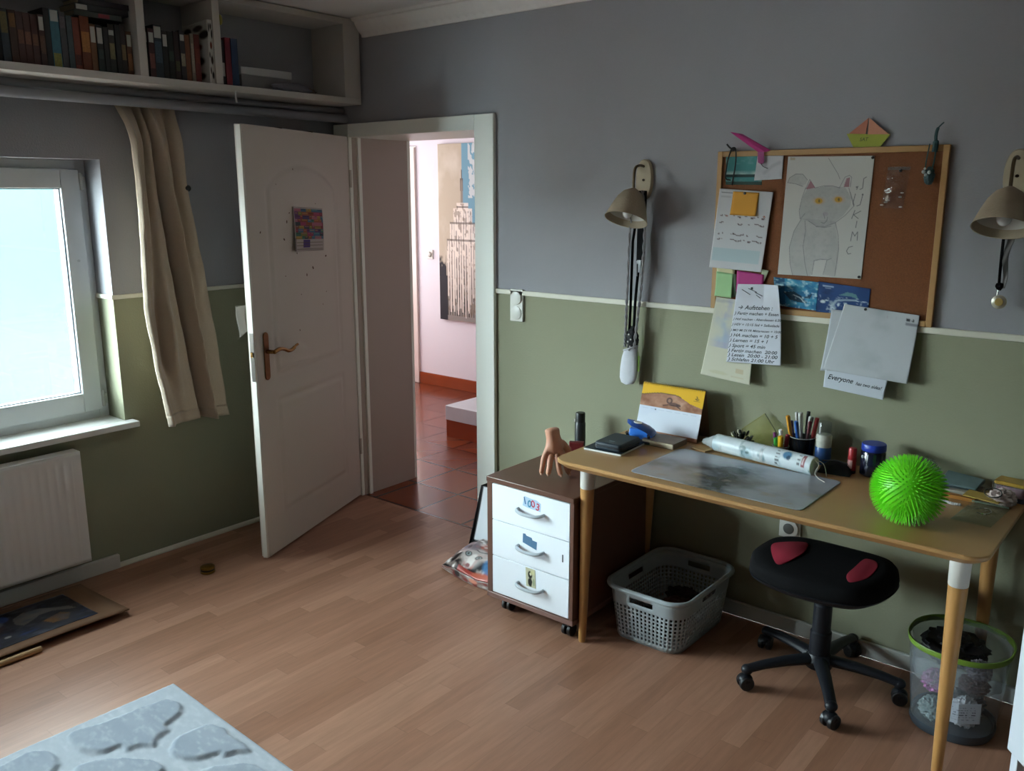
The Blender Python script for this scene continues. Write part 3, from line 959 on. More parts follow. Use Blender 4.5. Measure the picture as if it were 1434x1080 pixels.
tag(b.build('crumpled_paper', M('brown_paper', '#7a6a60', 0.9), smooth=60), 'small crumpled brownish paper at the right end of the shelf', 'paper')
b = MB(); b.ball((0.236, -0.806, 2.43), (0.010, 0.010, 0.022), 12, 8)
tag(b.build('plush_tag', M('olive_yellow', '#8c8438', 0.8)), 'small olive yellow tag stuck high on the shelf divider', 'tag')

# ------------------------------------------------------------------ desk, drawer cabinet
oak = M('bamboo_top', '#b08858', 0.32, noise=(6, 0.06), coat=0.1)
leg_m = M('bamboo_leg', '#b0824c', 0.35, noise=(25, 0.06))
wmetal = M('white_collar', '#cfcdc6', 0.4)
DZ = 0.7304
desk = thing('desk', 'light bamboo desk on four round tapered legs', 'desk', (2.67, -0.33, 0))
out = rrect(1.9468, -0.6487, 3.400, -0.014, 0.055, 8)
def inset(poly, d):
    cx, cy = 2.67, -0.331
    return [(x - d * (1 if x > cx else -1), y - d * (1 if y > cy else -1)) for x, y in poly]
b = MB()
b.loft([[(x, y, 0.700) for x, y in inset(out, 0.020)], [(x, y, 0.715) for x, y in inset(out, 0.003)], [(x, y, 0.719) for x, y in out], [(x, y, DZ - 0.003) for x, y in out], [(x, y, DZ) for x, y in inset(out, 0.003)]])
b.build('tabletop', oak, desk, smooth=30)
for bx, by, tx, ty in ((2.0553, -0.5849, 2.062, -0.577), (3.3311, -0.606, 3.329, -0.600), (2.022, -0.080, 2.042, -0.085), (3.318, -0.068, 3.311, -0.075)):
    lg = MB()
    def at(z):
        t = z / 0.70
        return (bx + (tx - bx) * t, by + (ty - by) * t, z)
    lg.tube([at(0.0), at(0.006), at(0.30), at(0.622)], [0.0125, 0.0145, 0.0195, 0.0262], 24)
    l = lg.build('leg', leg_m, desk)
    c = MB(); c.tube([at(0.622), at(0.624), at(0.700)], [0.0255, 0.0268, 0.0285], 24)
    c.build('collar', wmetal, l)['label'] = 'white metal collar'

cab = thing('drawer_cabinet', 'small brown cabinet with three white drawers on castors', 'cabinet', (1.822, -0.34, 0))
wal = M('walnut_board', '#5e4034', 0.35, noise=(12, 0.12))
wale = M('walnut_edge', '#7a5c54', 0.4, noise=(20, 0.08))
X0, X1, YF, YBk = 1.6066, 2.0377, -0.6252, -0.055
b = MB(); b.box(X0 + 0.002, YF + 0.006, 0.092, X0 + 0.020, YBk, 0.565); b.box(X0 + 0.002, YF, 0.092, X0 + 0.028, YF + 0.006, 0.565); b.build('side_panel', wal, cab, bevel=0.001)
b = MB(); b.box(X1 - 0.018, YF, 0.092, X1 - 0.002, YBk, 0.565); b.build('side_panel', wal, cab, bevel=0.001)
b = MB(); b.box(X0, YF - 0.004, 0.565, X1, YBk, 0.5874); b.build('top_board', wal, cab, bevel=0.003)
b = MB(); b.box(X0, YF - 0.002, 0.070, X1, YBk, 0.092); b.build('bottom_board', wale, cab, bevel=0.003)
b = MB(); b.box(X0 + 0.02, YBk - 0.008, 0.092, X1 - 0.018, YBk - 0.002, 0.565); b.build('back_panel', wal, cab)
dr_m = M('drawer_white', '#e4eaf0', 0.4)
hd_m = M('handle_grey', '#a8b0b6', 0.35)
for z0, z1 in ((0.412, 0.561), (0.258, 0.409), (0.097, 0.255)):
    d = MB(); d.box(X0 + 0.0295, YF - 0.001, z0, X1 - 0.0195, YF + 0.016, z1)
    dr = d.build('drawer', dr_m, cab, bevel=0.0015)
    b = MB(); b.box(X0 + 0.04, YF + 0.016, z0 + 0.01, X1 - 0.03, YBk - 0.05, z1 - 0.03); b.build('drawer_box', wal, dr)
    zh = (z0 + z1) / 2
    pts = smooth_path([(1.772, YF, zh), (1.775, YF - 0.018, zh - 0.002), (1.80, YF - 0.027, zh - 0.006), (1.835, YF - 0.029, zh - 0.007), (1.87, YF - 0.027, zh - 0.005), (1.893, YF - 0.018, zh), (1.896, YF, zh + 0.001)], 5)
    b = MB(); b.tube(pts, 0.0068, 10, flat=1.0); b.build('handle', hd_m, dr)
    if z0 > 0.4:
        st = MB()
        for tx, x, zz, rz, c in (('1', 1.797, .511, .25, 0), ('0', 1.815, .506, -.1, 1), ('0', 1.835, .507, .12, 2), ('3', 1.855, .502, -.15, 2)):
            st.m = c
            t = text_mb(tx, 0.040)
            o = len(st.v); st.add([(p[0], p[1], 0) for p in t.v], t.f)
            st.xf(Matrix.Translation((x, YF - 0.0014, zz)) @ Matrix.Rotation(PI / 2, 4, 'X') @ Matrix.Rotation(rz, 4, 'Z'), o)
        st.m = 3
        st.add([(x, YF - 0.0012, z) for x, z in ((1.792, .505), (1.818, .500), (1.840, .499), (1.880, .497), (1.882, .530), (1.86, .540), (1.83, .541), (1.80, .545))], [(0, 1, 2, 3, 4, 5, 6, 7)])
        st.build('sticker', [M('st_blue', '#2f5f8f', .5), M('st_teal', '#2f7f9f', .5), M('st_red', '#b03048', .5), M('st_pale', '#a9c3d8', .5)], dr, smooth=0, recalc=False)['label'] = 'colourful number sticker 1003'
    elif z0 > 0.2:
        st = MB(); st.add([(x, YF - 0.0013, z) for x, z in ((1.793, .352), (1.862, .336), (1.864, .370), (1.842, .372), (1.838, .381), (1.812, .384), (1.806, .391), (1.794, .389))], [(0, 1, 2, 3, 4, 5, 6, 7)])
        st.build('sticker', M('st_steel_blue', '#4a7090', .5, noise=(150, .15)), dr, smooth=0)['label'] = 'dark blue torn sticker'
        st = MB(); st.box(1.985, YF - 0.002, .322, 1.990, YF - 0.001, .352); st.build('scuff', M('scuff_dark', '#4a5054', .6), dr)
    else:
        def stp(X, Y):
            p = Paint(X, Y, '#b8b79a')
            p.ell(.45, .35, .22, .2, '#20201c'); p.ell(.5, .3, .10, .08, '#cfc9a8'); p.ell(.4, .75, .2, .22, '#25241f'); p.line([(.5, .5), (.62, .7), (.5, .95)], .05, '#1b1b18'); p.ell(.7, .2, .2, .12, '#c8c690', .7); p.ell(.8, .7, .1, .2, '#7a8a6a', .7)
            return p.C
        s_ = sheet('sticker', lambda u, v: (1.808 + 0.048 * u + 0.004 * v, YF - 0.0014, .252 - .078 * v), stp, 24, 40, dr, 0.0003)
        s_['label'] = 'yellow and black picture sticker'
castor_m = M('castor_black', '#141416', 0.4)
for x, y in ((1.668, -0.560), (1.985, -0.575), (1.668, -0.13), (1.985, -0.13)):
    b = MB()
    b.cyl((x - 0.022, y, 0.026), (x - 0.004, y, 0.026), 0.026, None, 20); b.cyl((x + 0.004, y, 0.026), (x + 0.022, y, 0.026), 0.026, None, 20)
    b.cyl((x - 0.02, y, 0.026), (x + 0.02, y, 0.026), 0.01, None, 10)
    c = b.build('castor', castor_m, cab, bevel=0.004)
    b = MB(); b.cyl((x, y + 0.008, 0.03), (x, y + 0.008, 0.0705), 0.008, None, 10); b.obox((x, y, 0.048), (0.03, 0.04, 0.008)); b.build('castor_fork', castor_m, c)

# ------------------------------------------------------------------ on the cabinet
CZ = 0.5874
hand = thing('rubber_hand', 'flesh coloured rubber hand standing on its fingertips on the cabinet', 'decorative hand', (1.815, -0.455, CZ), 0.6885)
def skin(name, pts, radii, edges, mat, parent, root=0, lvl=2):
    me = bpy.data.meshes.new(name)
    me.from_pydata(pts, edges, [])
    me.materials.append(mat)
    o = bpy.data.objects.new(name, me); COL.objects.link(o); o.parent = parent
    sk = o.modifiers.new('skin', 'SKIN'); sk.use_smooth_shade = True; sk.branch_smoothing = 0.6
    for i, r in enumerate(radii):
        d = me.skin_vertices[0].data[i]; d.radius = r if isinstance(r, tuple) else (r, r); d.use_root = i == root
    s_ = o.modifiers.new('subd', 'SUBSURF'); s_.levels = lvl; s_.render_levels = lvl
    return o
flesh = M('rubber_flesh', '#c08a70', 0.5, noise=(30, 0.06), sub=0.05)
P_, R_, E_ = [], [], []
def nd(p, r, prev=None):
    P_.append(p); R_.append(r)
    if prev is not None: E_.append((prev, len(P_) - 1))
    return len(P_) - 1
w0 = nd((-0.010, 0.018, 0.194), (0.033, 0.029))
w1 = nd((-0.008, 0.016, 0.180), (0.033, 0.029), w0)
w2 = nd((-0.004, 0.012, 0.150), (0.0335, 0.028), w1)
pc = nd((0.0, 0.006, 0.120), (0.044, 0.027), w2)
def fingr(x0, x1, x2, x3, y1, y2, y3, z0, z1, r):
    k = nd((x0, 0.000, z0), r * 1.25, pc)
    a = nd((x1, y1, z1), r * 1.05, k)
    m_ = nd(((x1 + x2) / 2, (y1 + y2) / 2 - 0.002, z1 * 0.62), r * 0.95, a)
    c = nd((x2, y2, z1 * 0.38), r * 0.95, m_)
    nd((x3, y3, 0.009), r * 0.78, c)
fingr(-0.033, -0.043, -0.050, -0.052, -0.010, -0.014, -0.012, 0.096, 0.068, 0.0112)
fingr(-0.012, -0.017, -0.023, -0.025, -0.018, -0.028, -0.026, 0.092, 0.064, 0.0122)
fingr(0.010, 0.014, 0.021, 0.026, -0.020, -0.034, -0.035, 0.092, 0.064, 0.0125)
fingr(0.030, 0.041, 0.053, 0.062, -0.012, -0.022, -0.024, 0.098, 0.070, 0.0118)
t0 = nd((0.036, 0.018, 0.126), 0.018, pc)
t1 = nd((0.057, 0.026, 0.096), 0.0155, t0)
t2 = nd((0.064, 0.022, 0.058), 0.0135, t1)
nd((0.066, 0.014, 0.012), 0.010, t2)
skin('body', P_, R_, E_, flesh, hand, root=3)
nail_m = M('nail', '#d8b09c', 0.3)
for x, y in ((-0.0502, -0.0195), (-0.0252, -0.0345), (0.0262, -0.0435), (0.062, -0.0315)):
    b = MB(); b.ball((x, y, 0.013), (0.0045, 0.0016, 0.0062), 10, 8); b.build('fingernail', nail_m, hand, world=False)

can = thing('spray_can', 'tall black spray can standing at the back of the cabinet', 'can', (1.695, -0.105, CZ))
blk = M('matt_black', '#17181a', 0.4)
b = MB(); b.lathe([(0.021, 0), (0.0235, 0.003), (0.0235, 0.125), (0.021, 0.131)], (1.695, -0.105, CZ), 28); b.build('can_body', M('can_grey_black', '#2a2d30', 0.35), can)
b = MB(); b.lathe([(0.021, 0.131), (0.021, 0.168), (0.0195, 0.172), (0.012, 0.172)], (1.695, -0.105, CZ), 28); b.build('cap', blk, can)
b = MB(); b.obox((1.680, -0.124, CZ + 0.138), (0.006, 0.004, 0.012), 0.69); b.build('nozzle', M('nozzle_white', '#d4d4d4', 0.5), can)
rc = thing('card_box', 'small dark red patterned box beside the rubber hand', 'box', (1.800, -0.280, CZ), 0.5)
def rcp(X, Y):
    p = Paint(X, Y, '#6a1a1a')
    p.ell(.6, .5, .25, .14, '#b09080', .8); p.ell(.5, .75, .3, .1, '#c0a898', .7); p.line([(.7, .3), (.5, .5), (.75, .7), (.4, .9)], .05, '#d0b8a8', .8)
    return p.C
b = MB(); b.box(-0.030, -0.012, 0, 0.030, 0.012, 0.098); b.build('carton', M('dark_red_card', '#611a1c', .5), rc, world=False, bevel=0.001)
sheet('printed_front', lambda u, v: (-0.029 + 0.058 * u, -0.0126, 0.097 - 0.095 * v), rcp, 24, 36, rc, 0.0003, world=False)
b = MB(); b.ball((0, 0, 0.012), 0.012, 14, 10); rb = b.build('red_ball', M('glossy_red', '#8a1a2a', .3))
rb.location = (1.838, -0.345, CZ); tag(rb, 'little red ball at the feet of the rubber hand', 'ball')

# ------------------------------------------------------------------ tote bag and printed bag left of the cabinet
tb = thing('tote_bag', 'white tote bag with black edging standing behind the cabinet', 'bag', (1.36, -0.12, 0))
def toteP(X, Y):
    p = Paint(X, Y, '#e2e9ee')
    p.mix(X < 0.035, '#0d0d12'); p.mix(Y > 0.80, '#0d0d12'); p.mix(Y < 0.02, '#0d0d12')
    p.ell(.30, .66, .06, .09, '#8a6a78'); p.ell(.36, .70, .05, .06, '#5a4a58')
    return p.C
def totef(u, v):
    xl = 1.205 - 0.075 * v
    return (xl + (1.575 - xl) * u, -0.205 - 0.02 * v + 0.012 * math.sin(5 * u + 2 * v), 0.345 * (1 - v) + 0.001)
sheet('front_panel', totef, toteP, 60, 50, tb, 0.003)
b = MB()
b.grid(lambda u, v: (1.205 - 0.075 * v + 0.01 * math.sin(6 * v) * u, -0.205 - 0.02 * v + 0.15 * u, 0.345 * (1 - v) + 0.001), 8, 12)
b.grid(lambda u, v: (1.205 - 0.075 * v + (1.575 - 1.205 + 0.075 * v) * u, -0.055 - 0.02 * v, 0.345 * (1 - v) + 0.001), 12, 8)
b.grid(lambda u, v: (1.575, -0.205 - 0.02 * v + 0.15 * u, 0.345 * (1 - v) + 0.001), 4, 8)
b.build('gusset', M('tote_black', '#0f0f14', .7), tb, solid=0.003)
cb = thing('printed_bag', 'glossy bag printed with kitten faces lying by the cabinet', 'bag', (1.33, -0.37, 0))
def kit(X, Y):
    p = Paint(X, Y, '#8d7f78')
    n = fbm(X * 14, Y * 9, 3)
    p.mix((n - .47) * 8, '#1d1a1e'); p.mix((.44 - n) * 8, '#efe9e6'); p.mix((fbm(X * 9, Y * 6, 33) - .58) * 7, '#b0452f')
    p.ell(.40, .62, .17, .26, '#cfc8c4', .75); p.ell(.40, .75, .05, .16, '#ece8e4', .9)
    for sx in (.31, .46):
        p.ell(sx, .66, .042, .07, '#2a2220'); p.ell(sx, .66, .028, .05, '#9ab0b0'); p.ell(sx, .66, .012, .035, '#101010')
    p.ell(.39, .86, .03, .04, '#a06a6a')
    p.line([(.25, .5), (.33, .42), (.4, .5)], .02, '#2a2220'); p.line([(.42, .5), (.5, .4), (.56, .52)], .02, '#2a2220')
    p.ell(.70, .70, .13, .22, '#4f87b8', .85); p.ell(.72, .62, .05, .1, '#a9c8e0', .8)
    p.ell(.55, .25, .2, .16, '#a85a48', .7); p.line([(.4, .3), (.55, .22), (.7, .32)], .03, '#d8cfc8', .7)
    p.ell(.22, .35, .12, .16, '#7f747c', .8); p.ell(.2, .35, .03, .05, '#30282a'); p.ell(.12, .3, .03, .05, '#3a4a6a')
    p.mix((Y > .93) * (X > .28), '#a04038'); p.ell(.62, .95, .12, .05, '#c86a52', .8)
    return p.C
def kbag(u, v):
    # v = 0 at the back (wall side), 1 at the front edge
    tl, tr, br, bl = (1.125, -0.235), (1.60, -0.235), (1.60, -0.475), (1.165, -0.435)
    x = (tl[0] * (1 - u) + tr[0] * u) * (1 - v) + (bl[0] * (1 - u) + br[0] * u) * v
    yy = (tl[1] * (1 - u) + tr[1] * u) * (1 - v) + (bl[1] * (1 - u) + br[1] * u) * v - 0.03 * math.sin(PI * u) * v
    e = min(1, u / 0.25) ** 0.6 * min(1, (1 - v) / 0.35 + 0.12) ** 0.5
    z = 0.012 + 0.085 * e * (1 - 0.2 * v) + 0.008 * mnoise.noise(Vector((u * 6, v * 6, 1)))
    return (x, yy, max(0.004, z))
sheet('upper_film', kbag, kit, 90, 60, cb, 0.002, printed_mat('printed_film', 0.3, 0.5), smooth=80)
def kit2(X, Y):
    p = Paint(X, Y, '#9a8f8a'); n = fbm(X * 12, Y * 3, 5); p.mix((n - .5) * 5, '#7a2a24'); p.mix((.4 - n) * 5, '#d8d2cc'); p.ell(.55, .4, .06, .3, '#d89078'); p.ell(.3, .4, .05, .4, '#1a1618')
    return p.C
def kfront(u, v):
    q = kbag(u, 1.0)
    return (q[0], q[1] - 0.003, 0.002 + (q[2] - 0.002) * (1 - v))
sheet('front_edge', kfront, kit2, 60, 8, cb, 0.002, printed_mat('printed_film', 0.3, 0.5), smooth=80)

# ------------------------------------------------------------------ things on the desk
def loc(o, p, rz=0.0):
    o.location = p; o.rotation_euler = (0, 0, rz); return o

nbk = thing('notebook', 'thin dark notebook with white page edges at the left end of the desk', 'notebook', (2.045, -0.366, DZ), math.radians(4))
b = MB(); b.box(-0.080, -0.106, 0.0005, 0.080, 0.106, 0.0075); b.build('pages', M('page_white', '#d4d4d2', .7), nbk, world=False)
b = MB(); b.box(-0.0805, -0.1065, 0.0075, 0.0805, 0.1065, 0.009); b.build('cover', M('cover_slate', '#23303a', .5), nbk, world=False, bevel=0.0006)
bc = thing('black_case', 'flat black zip case lying on the dark notebook', 'case', (2.066, -0.385, DZ + 0.009), math.radians(2))
b = MB(); b.prism(rrect(-0.058, -0.078, 0.058, 0.078, 0.014, 6), 0.0, 0.030); b.build('shell', M('case_navy_black', '#1b2a35', .45), bc, world=False, bevel=0.007, bseg=3)
b = MB(); pts = [(x, y, 0.015) for x, y in rrect(-0.0585, -0.0785, 0.0585, 0.0785, 0.014, 6)]; b.tube(pts, 0.0022, 6, closed=True); b.build('zip', blk, bc, world=False)
b = MB(); b.prism(rrect(-0.012, -0.045, 0.012, -0.037, 0.003, 3), 0.030, 0.0306); b.build('emblem', M('grey_emblem', '#6d7a82', .5), bc, world=False)

hpn = thing('hole_punch', 'blue hole punch with white oval button behind the black case', 'hole punch', (2.080, -0.238, DZ), math.radians(12))
pb1 = M('punch_blue', '#2a72cc', .3); pb2 = M('punch_dark_blue', '#1e458e', .3)
b = MB(); b.prism(rrect(-0.055, -0.045, 0.055, 0.040, 0.008), 0.001, 0.012); b.build('base', M('punch_grey_base', '#4a4f54', .4), hpn, world=False, bevel=0.002)
b = MB(); b.loft([[(x, y, 0.012) for x, y in rrect(-0.050, -0.018, 0.050, 0.036, 0.006)], [(x, y, 0.050) for x, y in rrect(-0.046, -0.008, 0.046, 0.030, 0.006)]]); b.build('body', pb1, hpn, world=False, bevel=0.003)
b = MB()
loops = []
for x, yc, hw, z in ((-.062, .016, .006, .080), (-.050, .010, .020, .080), (-.030, .000, .034, .079), (.000, -.004, .040, .074), (.030, -.006, .041, .064), (.050, -.006, .036, .052), (.056, -.006, .030, .046)):
    th = .010
    loops.append([(x, yc - hw, z - .012), (x, yc - hw * .5, z - .002), (x, yc, z), (x, yc + hw * .6, z - .002), (x, yc + hw, z - .010), (x, yc + hw * .5, z - th - .006), (x, yc, z - th), (x, yc - hw * .5, z - th - .006)])
b.loft(loops); b.build('lever', pb2, hpn, world=False, smooth=60)
b = MB(); o_ = 0; b.lathe([(0.017, 0), (0.016, 0.003), (0.010, 0.004)], n=20, sy=0.65); b.xf(Matrix.Translation((-0.012, -0.006, 0.0755)) @ Matrix.Rotation(0.15, 4, 'X') @ Matrix.Rotation(0.12, 4, 'Y')); b.build('button', M('button_white', '#d4d2c8', .4), hpn, world=False)
b = MB(); b.tube([(-0.04, -0.02, 0.012), (-0.045, -0.04, 0.040)], 0.006, 10); b.tube([(0.04, -0.02, 0.012), (0.045, -0.04, 0.040)], 0.006, 10); b.build('spring', M('steel', '#9a9a9a', .25, 1.0), hpn, world=False)

sb = thing('book', 'small thick book with cream edges lying before the desk calendar', 'book', (2.174, -0.217, DZ), 0.0, None)
b = MB(); b.box(-0.068, -0.053, 0.0022, 0.066, 0.053, 0.0205); b.build('pages', M('book_cream', '#cbbfa4', .8), sb, world=False)
b = MB(); b.box(-0.069, -0.054, 0.0003, 0.069, 0.054, 0.0022); b.box(-0.069, -0.054, 0.0205, 0.069, 0.054, 0.0225); b.box(0.066, -0.054, 0.0022, 0.069, 0.054, 0.0205); b.build('cover', M('book_taupe', '#6e5c4c', .5, noise=(60, .35)), sb, world=False)

cal = thing('desk_calendar', 'yellow spiral desk calendar with a brown lion picture', 'calendar', (2.126, -0.07, DZ))
def calp(X, Y):
    p = Paint(X, Y, '#e0ae22')
    hill = 0.23 - 0.07 * np.sin(np.clip((X - 0.05) / 0.75, 0, 1) * PI) + 0.12 * np.clip((X - .6) / .4, 0, 1)
    n = fbm(X * 9, Y * 9, 2)
    p.mix((Y > hill) * 1.0, '#a87a62'); p.mix((Y > hill) * (n - .45) * 3, '#8a5c44'); p.mix((Y > hill) * (.45 - n) * 2.5, '#c4a08c')
    p.mix((np.abs(Y - hill) < .010) * (X < .65) * .8, '#5a4a30')
    p.ell(.47, .29, .05, .065, '#4a3434', .9); p.ell(.47, .29, .025, .035, '#9a7460', .9); p.ell(.55, .35, .075, .035, '#5c4240', .9)
    p.line([(.38, .40), (.46, .37), (.60, .38), (.66, .42)], .012, '#3a2a2a', .9); p.ell(.62, .36, .04, .03, '#4a3636', .9)
    p.line([(.885, .13), (.90, .17), (.87, .18), (.90, .20), (.92, .18)], .012, '#5a4a18', .9); p.rect(.84, .215, .94, .225, '#7a6220', .8)
    p.mix((Y > .455) * (Y < .93) * 1.0, '#d4dbe6')
    p.mix((Y > .455) * (Y < .93) * (fbm(X * 4, Y * 4, 9) - .5) * 1.2, '#b9c6dc')
    for k in range(7):
        p.rect(.06 + .13 * k, .50, .06 + .13 * k + .09, .506, '#a8b2c4', .6)
    p.ell(.27, .50, .012, .012, '#4a505a')
    return p.C
cx0, cx1 = 1.988, 2.268
sheet('front_card', lambda u, v: (cx0 + (cx1 - cx0) * u, -0.072 - 0.058 * v, DZ + 0.200 - 0.1985 * v), calp, 130, 100, cal, 0.0012)
b = MB(); b.grid(lambda u, v: (cx0 + (cx1 - cx0) * u, -0.068 + 0.05 * v, DZ + 0.200 - 0.1985 * v), 2, 2); b.build('back_card', M('card_brown', '#7a5d48', .7), cal, solid=0.0012)
b = MB(); b.box(cx0, -0.128, DZ + 0.0004, cx1, -0.02, DZ + 0.0016); b.build('base_card', M('card_brown', '#7a5d48', .7), cal)
b = MB()
for k in range(30):
    x = cx0 + 0.008 + (cx1 - cx0 - 0.016) * k / 29
    b.tube([(x, -0.070 + 0.0065 * math.cos(a), DZ + 0.1985 + 0.0065 * math.sin(a)) for a in [2 * PI * i / 10 for i in range(10)]], 0.0009, 5, closed=True)
b.build('spiral_binding', M('spiral_wire', '#c8b060', .3, .6), cal)

def matp(X, Y):
    p = Paint(X, Y, '#a9adb6')
    n = fbm(X * 5, Y * 4, 11, 4); n2 = fbm(X * 12, Y * 9, 21, 4)
    p.mix((Y < .35) * (.5 - n) * 2, '#a8adb8')
    m = np.exp(-((X - .47) / .16) ** 2) * np.clip((Y - .05) / .25, 0, 1)
    p.mix(m * n2 * 1.9, '#2f343c')
    p.mix(np.exp(-((Y - .62) / .16) ** 2) * np.clip(n * 2.6 - .9, 0, 1), '#5f5954')
    p.mix(np.exp(-((Y - .45) / .10) ** 2) * np.exp(-((X - .3) / .3) ** 2) * n2, '#4d4a48')
    p.mix(np.exp(-((X - .86) / .10) ** 2) * np.exp(-((Y - .55) / .3) ** 2) * n * 1.1, '#6a5a54')
    p.mix(np.clip(n2 - .62, 0, 1) * 3 * (Y > .5), '#a09689')
    return p.C
mo = rrect(0, 0, 1, 1, 0.05, 5)
def matpos(u, v):
    x = 2.252 + 0.622 * u; y = -0.228 - 0.374 * v - 0.02 * u * (1 - v) * 0.5
    cu_, cv_ = min(u, 1 - u) * 0.62, min(v, 1 - v) * 0.37
    r = 0.025
    if cu_ < r and cv_ < r:       # rounded corners
        d = math.hypot(r - cu_, r - cv_)
        if d > r:
            k = (d - r) / d
            x += (r - cu_) * k * (1 if u < .5 else -1); y -= (r - cv_) * k * (1 if v < .5 else -1)
    return (x, y, DZ + 0.0010)
dm = sheet('desk_pad', matpos, matp, 120, 76, None, 0.0015, printed_mat('printed_pad', 0.22, 0.5))
tag(dm, 'grey plastic desk pad with a faded landscape in the middle of the desk', 'desk pad')

rl = thing('packaged_roll', 'white and teal plastic wrapped roll lying across the back of the desk pad', 'roll', (2.55, -0.19, DZ))
A_, B_ = Vector((2.375, -0.172, DZ + 0.0345)), Vector((2.772, -0.232, DZ + 0.0345))
ax = (B_ - A_).normalized(); sd = Vector((-ax.y, ax.x, 0))
def rollp(X, Y):
    p = Paint(X, Y, '#ccd6da')
    n = fbm(X * 8, Y * 5, 4); n2 = fbm(X * 20, Y * 8, 6)
    p.mix((n - .45) * 2.2 * (X < .55), '#7fb0be'); p.mix((n2 - .62) * 4, '#5e7f88'); p.mix((.35 - n) * 3, '#e6ecec')
    p.ell(.33, .50, .035, .05, '#3f5f5c', .7); p.ell(.38, .55, .02, .03, '#2f4f4c', .7)
    for x in (.52, .54): p.line([(x, .25), (x - .01, .7)], .004, '#b8a8a8', .6)
    for k, y in enumerate((.36, .42, .48, .54, .60)): p.rect(.665, y, .69 + .012 * (k % 2), y + .03, '#2a2e36', .8)
    p.ell(.77, .42, .04, .08, '#2f6f98', .9); p.ell(.79, .47, .02, .04, '#1f3f58', .9)
    for y in (.36, .44, .52): p.rect(.875, y, .90, y + .035, '#3a3238', .8)
    p.rect(.915, .35, .95, .58, '#8a3038', .9); p.rect(.925, .40, .94, .53, '#d8c8c8', .9)
    return p.C
def rollf(u, v):
    a = math.radians(-20) + 2 * PI * v
    return tuple(A_ + (B_ - A_) * u + (sd * math.cos(a) + Vector((0, 0, 1)) * math.sin(a)) * 0.0335)
sheet('wrapper', rollf, rollp, 150, 48, rl, 0, printed_mat('printed_film', 0.3, 0.5), smooth=80)
b = MB(); b.tube([A_ - ax * .001, B_ + ax * 0.001], 0.031, 24); b.build('core', M('roll_white', '#c9cac4', .6), rl)
b = MB()
b.grid(lambda u, v: tuple(A_ - ax * (0.055 * u) + (sd * math.cos(2 * PI * v) + Vector((0, 0, math.sin(2 * PI * v))) * (1 - .3 * u)) * (0.0325 * (1 - 0.45 * u) + 0.006 * u * mnoise.noise(Vector((v * 9, u * 3, 0)))) - Vector((0, 0, 0.006 * u))), 10, 40)
b.build('film_tail', clear_mat('crinkled_film', (.93, .96, .97), .1, .15, .35, (.8, .86, .88)), rl, smooth=30)
b = MB()
b.tube(smooth_path([tuple(B_ + Vector((0, 0, .025))), tuple(B_ + ax * .02 + Vector((0, -.01, .01))), tuple(B_ + ax * .012 + Vector((0, -.02, -.015))), (2.80, -0.262, DZ + .004), (2.83, -0.285, DZ + .003)], 6), 0.0016, 6)
b.tube(smooth_path([tuple(B_ + Vector((0, 0, .025))), tuple(B_ + ax * .03 + Vector((0, 0.01, .012))), (2.815, -0.225, DZ + .004)], 6), 0.0012, 6)
b.build('string', M('string_white', '#d6d2c6', .7), rl)
b = MB(); b.obox((2.325, -0.190, DZ + 0.004), (0.075, 0.05, 0.006), -0.3)
tag(b.build('cardboard_scrap', M('brown_card', '#9a7a50', .8)), 'small brown cardboard scrap under the film tail of the wrapped roll', 'cardboard')

# clear yellowish set square leaning on the wall
ss = thing('set_square', 'clear yellowish triangular set square leaning on the wall', 'set square', (2.475, -0.05, DZ))
ssm = clear_mat('yellow_clear_plastic', (.93, .93, .76), .08, .05, .08, (.6, .58, .3))
def ssp(x, t, d=0.0):   # t: height along the plate
    return (x, -0.062 + 0.046 * t / 0.135 - d, DZ + 0.002 + t)
tri = [(2.345, 0.004), (2.610, 0.010), (2.492, 0.134)]
b = MB(); n_ = 3
b.add([ssp(x, t) for x, t in tri] + [ssp(x, t, .002) for x, t in tri], [(0, 1, 2), (5, 4, 3), (0, 3, 4, 1), (1, 4, 5, 2), (2, 5, 3, 0)])
b.build('plate', ssm, ss, smooth=0)
b = MB(); b.tube([ssp(2.610, .010, .001), ssp(2.492, .134, .001)], 0.0022, 6); b.build('dark_edge', M('edge_olive', '#4a4a30', .4), ss)
b = MB(); b.tube([ssp(2.345, .004, .001), ssp(2.492, .134, .001)], 0.0016, 6); b.build('pale_edge', M('edge_yellow', '#8a8a4a', .4), ss)

sc = thing('artificial_succulent', 'small dark succulent with a few cream leaves behind the wrapped roll', 'plant', (2.443, -0.115, DZ))
random.seed(5)
bd, bp_ = MB(), MB()
for i in range(46):
    a = random.uniform(0, 2 * PI); e = random.uniform(0.1, 1.3); r = random.uniform(0.018, 0.046)
    c = Vector((2.443 + r * math.cos(a) * math.cos(e) * 1.25, -0.115 + r * math.sin(a) * math.cos(e) * .7, DZ + 0.030 + r * math.sin(e) * 1.15))
    q = bp_ if (math.cos(a) < -0.1 and random.random() < .55) else bd
    o = len(q.v); q.ball((0, 0, 0), (0.011, 0.006, 0.0045), 8, 6)
    q.xf(Matrix.Translation(c) @ Matrix.Rotation(a, 4, 'Z') @ Matrix.Rotation(-e, 4, 'Y'), o)
bd.build('dark_leaves', M('leaf_dark', '#23271f', .5), sc); bp_.build('pale_leaves', M('leaf_cream', '#b9b39a', .5), sc)
b = MB(); b.lathe([(0.020, 0), (0.026, 0.03), (0.024, 0.032), (0.0, 0.03)], (2.443, -0.115, DZ + 0.0003), 20); b.build('pot', M('pot_dark', '#2c2a28', .6), sc)

